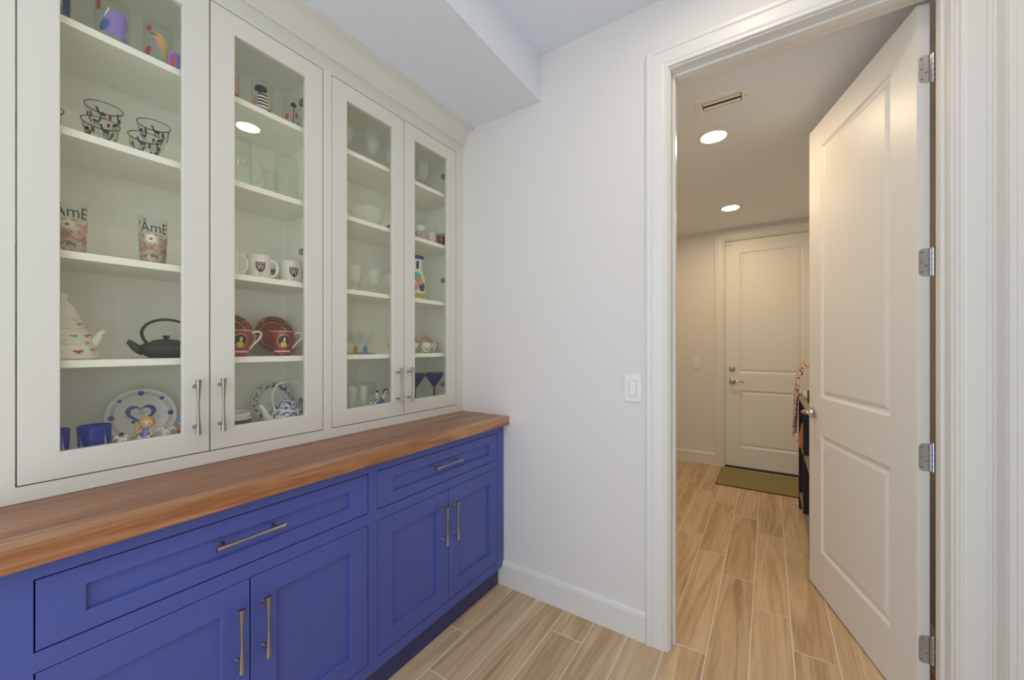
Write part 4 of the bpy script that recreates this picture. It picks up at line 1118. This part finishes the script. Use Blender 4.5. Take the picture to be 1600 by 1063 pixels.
def rooster(label, x, y, s, rot):
    t = thing('rooster_figurine', label, 'figurine', (x, y, ZFLOOR+E), rot, group='blue and white rooster figurines')
    MB().lathe([(0, 0), (0.015*s, 0), (0.016*s, 0.004*s), (0.006*s, 0.010*s), (0.005*s, 0.020*s), (0, 0.020*s)], 16).build('pedestal', 'porcelain', t, smooth=50)
    MB().ball((0, 0, 0.038*s), 0.020*s, (0.75, 1.15, 0.95), 16, 12).build('body', 'delft', t, smooth=60)
    MB().tube([(0, -0.014*s, 0.044*s), (0, -0.020*s, 0.060*s), (0, -0.021*s, 0.074*s)], [0.010*s, 0.0075*s, 0.0065*s], 10).ball((0, -0.0215*s, 0.077*s), 0.0085*s, n=12, m=8).build('neck_and_head', 'porcelain', t, smooth=60)
    MB().ball((0, -0.020*s, 0.089*s), 0.0075*s, (0.4, 1.2, 0.8), 10, 8).build('comb', 'ink', t, smooth=60)
    MB().tube([(0, -0.028*s, 0.077*s), (0, -0.035*s, 0.075*s)], [0.003*s, 0.0006*s], 6).build('beak', 'yellow', t)
    MB().tube([(0, 0.014*s, 0.046*s), (0, 0.024*s, 0.062*s), (0, 0.028*s, 0.080*s), (0, 0.040*s, 0.086*s), (0, 0.048*s, 0.074*s)], [0.009*s, 0.009*s, 0.0075*s, 0.006*s, 0.003*s], 8).build('tail', 'porcelain', t, smooth=60)
    MB().tube([(0, 0.020*s, 0.074*s), (0, 0.030*s, 0.092*s), (0, 0.044*s, 0.090*s), (0, 0.054*s, 0.070*s)], [0.004*s, 0.005*s, 0.0045*s, 0.002*s], 8).build('tail_feathers', 'ink', t, smooth=60)
    return t
rooster('blue and white rooster figurine, the larger one behind the third glass door', -1.59, 1.235, 1.05, 0.15)
rooster('small blue and white rooster figurine left of the larger rooster', -1.57, 1.178, 0.62, 0.15)

# --- fourth glass door
def jar(label, x, y, r, h, kind):
    t = thing('printed_glass', label, 'glass', (x, y, S2+E), group='three small printed glasses')
    MB().lathe(shell([(r*0.92, 0), (r*0.96, 0.003), (r, h-0.002), (r-0.001, h)], 0.002, 0.006), 32).build('glass_wall', 'glass', t, smooth=40)
    if kind == 0:
        MB().lathe([(r*0.97+0.0007, 0.012), (r+0.0007, h*0.55)], 32).build('printed_band', 'jarprint', t, smooth=40)
        MB().lathe([(r+0.0008, h*0.56), (r+0.0008, h*0.80)], 32).build('white_band', 'porcelain', t, smooth=40)
    elif kind == 1:
        MB().lathe([(r*0.97+0.0007, 0.018), (r+0.0007, h*0.70)], 32).build('white_band', 'cream', t, smooth=40)
        MB().lathe([(r*0.97+0.0009, 0.010), (r*0.98+0.0009, 0.028)], 32).build('printed_band', 'jarprint', t, smooth=40)
    else:
        MB().lathe([(r*0.97+0.0008, 0.030), (r+0.0008, 0.072)], 32).build('dark_band', paint('dark_red_band', (0.12, 0.02, 0.03, 1), 0.35), t, smooth=40)
        MB().patch(r+0.0014, 0.036, 0.066, TOCAM(x, y)-0.4, 0.55, shape='ellipse').build('printed_rose', 'redprint', t, smooth=60)
        MB().lathe([(r+0.001, 0.074), (r+0.002, 0.080), (r+0.001, 0.085)], 32).build('teal_rim', 'teal', t, smooth=40)
    return t
jar('small printed glass with a white band, leftmost of its row of three', -1.62, 1.525, 0.0275, 0.125, 0)
jar('small printed glass with a cream band, in the middle of its row', -1.61, 1.606, 0.0270, 0.108, 1)
jar('small glass with a red rose print and teal rim', -1.60, 1.678, 0.0285, 0.092, 2)

vs_ = thing('painted_vase', 'painted pottery vase with navy and orange flowers and yellow foot', 'vase', (-1.620, 1.482, S3+E), TOCAM(-1.62, 1.482))
vprof = [(0.044, 0.0), (0.049, 0.003), (0.058, 0.030), (0.0625, 0.075), (0.0605, 0.112), (0.050, 0.145), (0.041, 0.168), (0.040, 0.185), (0.046, 0.215), (0.053, 0.240)]
def vr(z):
    for (r0, z0), (r1, z1) in zip(vprof, vprof[1:]):
        if z <= z1: return r0+(r1-r0)*(z-z0)/(z1-z0)
    return vprof[-1][0]
MB().lathe(shell(vprof, 0.004, 0.008), 40).build('vase_body', 'porcelain', vs_, smooth=60)
MB().lathe([(vr(0.001)+0.0008, 0.001)]+[(vr(z)+0.0008, z) for z in (0.003, 0.015, 0.030, 0.038)], 40).build('yellow_foot', 'limeyellow', vs_, smooth=60)
MB().lathe([(vr(z)+0.0008, z) for z in (0.222, 0.231, 0.240)]+[(0.053-0.004, 0.2412)], 40).build('navy_rim', 'navy', vs_, smooth=60)
def vp(mat, name, specs):
    mb = MB()
    for (z0, z1, a, w, shp, off) in specs: mb.patch(0, z0, z1, a, w, shape=shp, rf=lambda z, o=off: vr(z)+o, n=10, m=12)
    mb.build(name, mat, vs_, smooth=60)
vp('navy', 'painted_navy_leaves', [(0.045, 0.100, 0.75, 0.34, 'ellipse', 0.0010), (0.165, 0.215, 0.45, 0.20, 'ellipse', 0.0008), (0.060, 0.155, -0.55, 0.16, 'ellipse', 0.0009), (0.17, 0.205, -0.3, 0.14, 'ellipse', 0.0008), (0.055, 0.11, -1.4, 0.4, 'ellipse', 0.0008)])
vp('teal', 'painted_green_leaves', [(0.098, 0.152, 0.30, 0.48, 'ellipse', 0.0012)])
vp('orange', 'painted_orange_flower', [(0.080, 0.120, 0.52, 0.34, 'ellipse', 0.0016), (0.085, 0.150, -0.62, 0.12, 'ellipse', 0.0013)])
vp('pink', 'painted_pink_flower', [(0.044, 0.092, -0.05, 0.42, 'ellipse', 0.0018)])
vp('redprint', 'painted_flower_heart', [(0.062, 0.074, -0.02, 0.10, 'ellipse', 0.0022)])

def flower_cup(label, x, y, z, rot):
    t = thing('floral_teacup', label, 'cup', (x, y, z+E), rot, group='floral china teacups')
    MB().lathe(shell([(0.017, 0), (0.019, 0.003), (0.027, 0.018), (0.033, 0.040), (0.0345, 0.056), (0.034, 0.057)], 0.002, 0.005), 32).build('cup_body', 'floral', t, smooth=50)
    handle_tube(t, 0.031, 0.014, 0.046, 0.0, 0.017, 0.0028, 'porcelain')
    return t
flower_cup('floral china teacup, leftmost behind the fourth glass door', -1.61, 1.455, S4, 2.2)
flower_cup('floral china teacup in the middle behind the fourth glass door', -1.60, 1.545, S4, 1.7)
flower_cup('floral china teacup, rightmost behind the fourth glass door', -1.64, 1.640, S4, 1.2)
flower_cup('floral china teacup at the right edge of the third glass door', -1.62, 1.345, S4, 1.2)
def sugar(label, x, y, z, body, lid):
    t = thing('covered_sugar_bowl', label, 'sugar bowl', (x, y, z+E), 0.8)
    MB().lathe([(0, 0), (0.020, 0), (0.025, 0.006), (0.028, 0.070), (0.026, 0.074), (0, 0.074)], 28).build('bowl_body', body, t, smooth=50)
    MB().lathe([(0.027, 0.0743), (0.024, 0.083), (0.012, 0.092), (0.005, 0.094), (0.007, 0.101), (0, 0.105)], 24).build('lid', lid, t, smooth=50)
    handle_tube(t, 0.026, 0.034, 0.080, 0.6, 0.016, 0.003, lid)
    return t
sugar('covered china bowl with a pink lid behind the floral teacups', -1.715, 1.660, S4, 'floral', 'pink')
sugar('covered china bowl with a dark patterned lid behind the floral teacups', -1.715, 1.545, S4, 'floral', 'jarprint')
def martini(label, x, y):
    t = thing('martini_glass', label, 'glass', (x, y, ZFLOOR+E), group='cobalt blue martini glasses')
    MB().lathe([(0, 0), (0.036, 0), (0.036, 0.002), (0.006, 0.008), (0.0045, 0.014), (0.0045, 0.080), (0, 0.080)], 28).build('stem_and_foot', 'cobaltdark', t, smooth=40)
    MB().lathe(shell([(0.005, 0.0803), (0.053, 0.148), (0.0535, 0.150)], 0.0018, 0.0845), 36).build('cone_bowl', 'cobaltdark', t, smooth=40)
    return t
martini('cobalt blue martini glass, the rightmost of three', -1.60, 1.615)
martini('cobalt blue martini glass in the middle of three', -1.63, 1.500)
martini('cobalt blue martini glass, the leftmost of three', -1.60, 1.385)
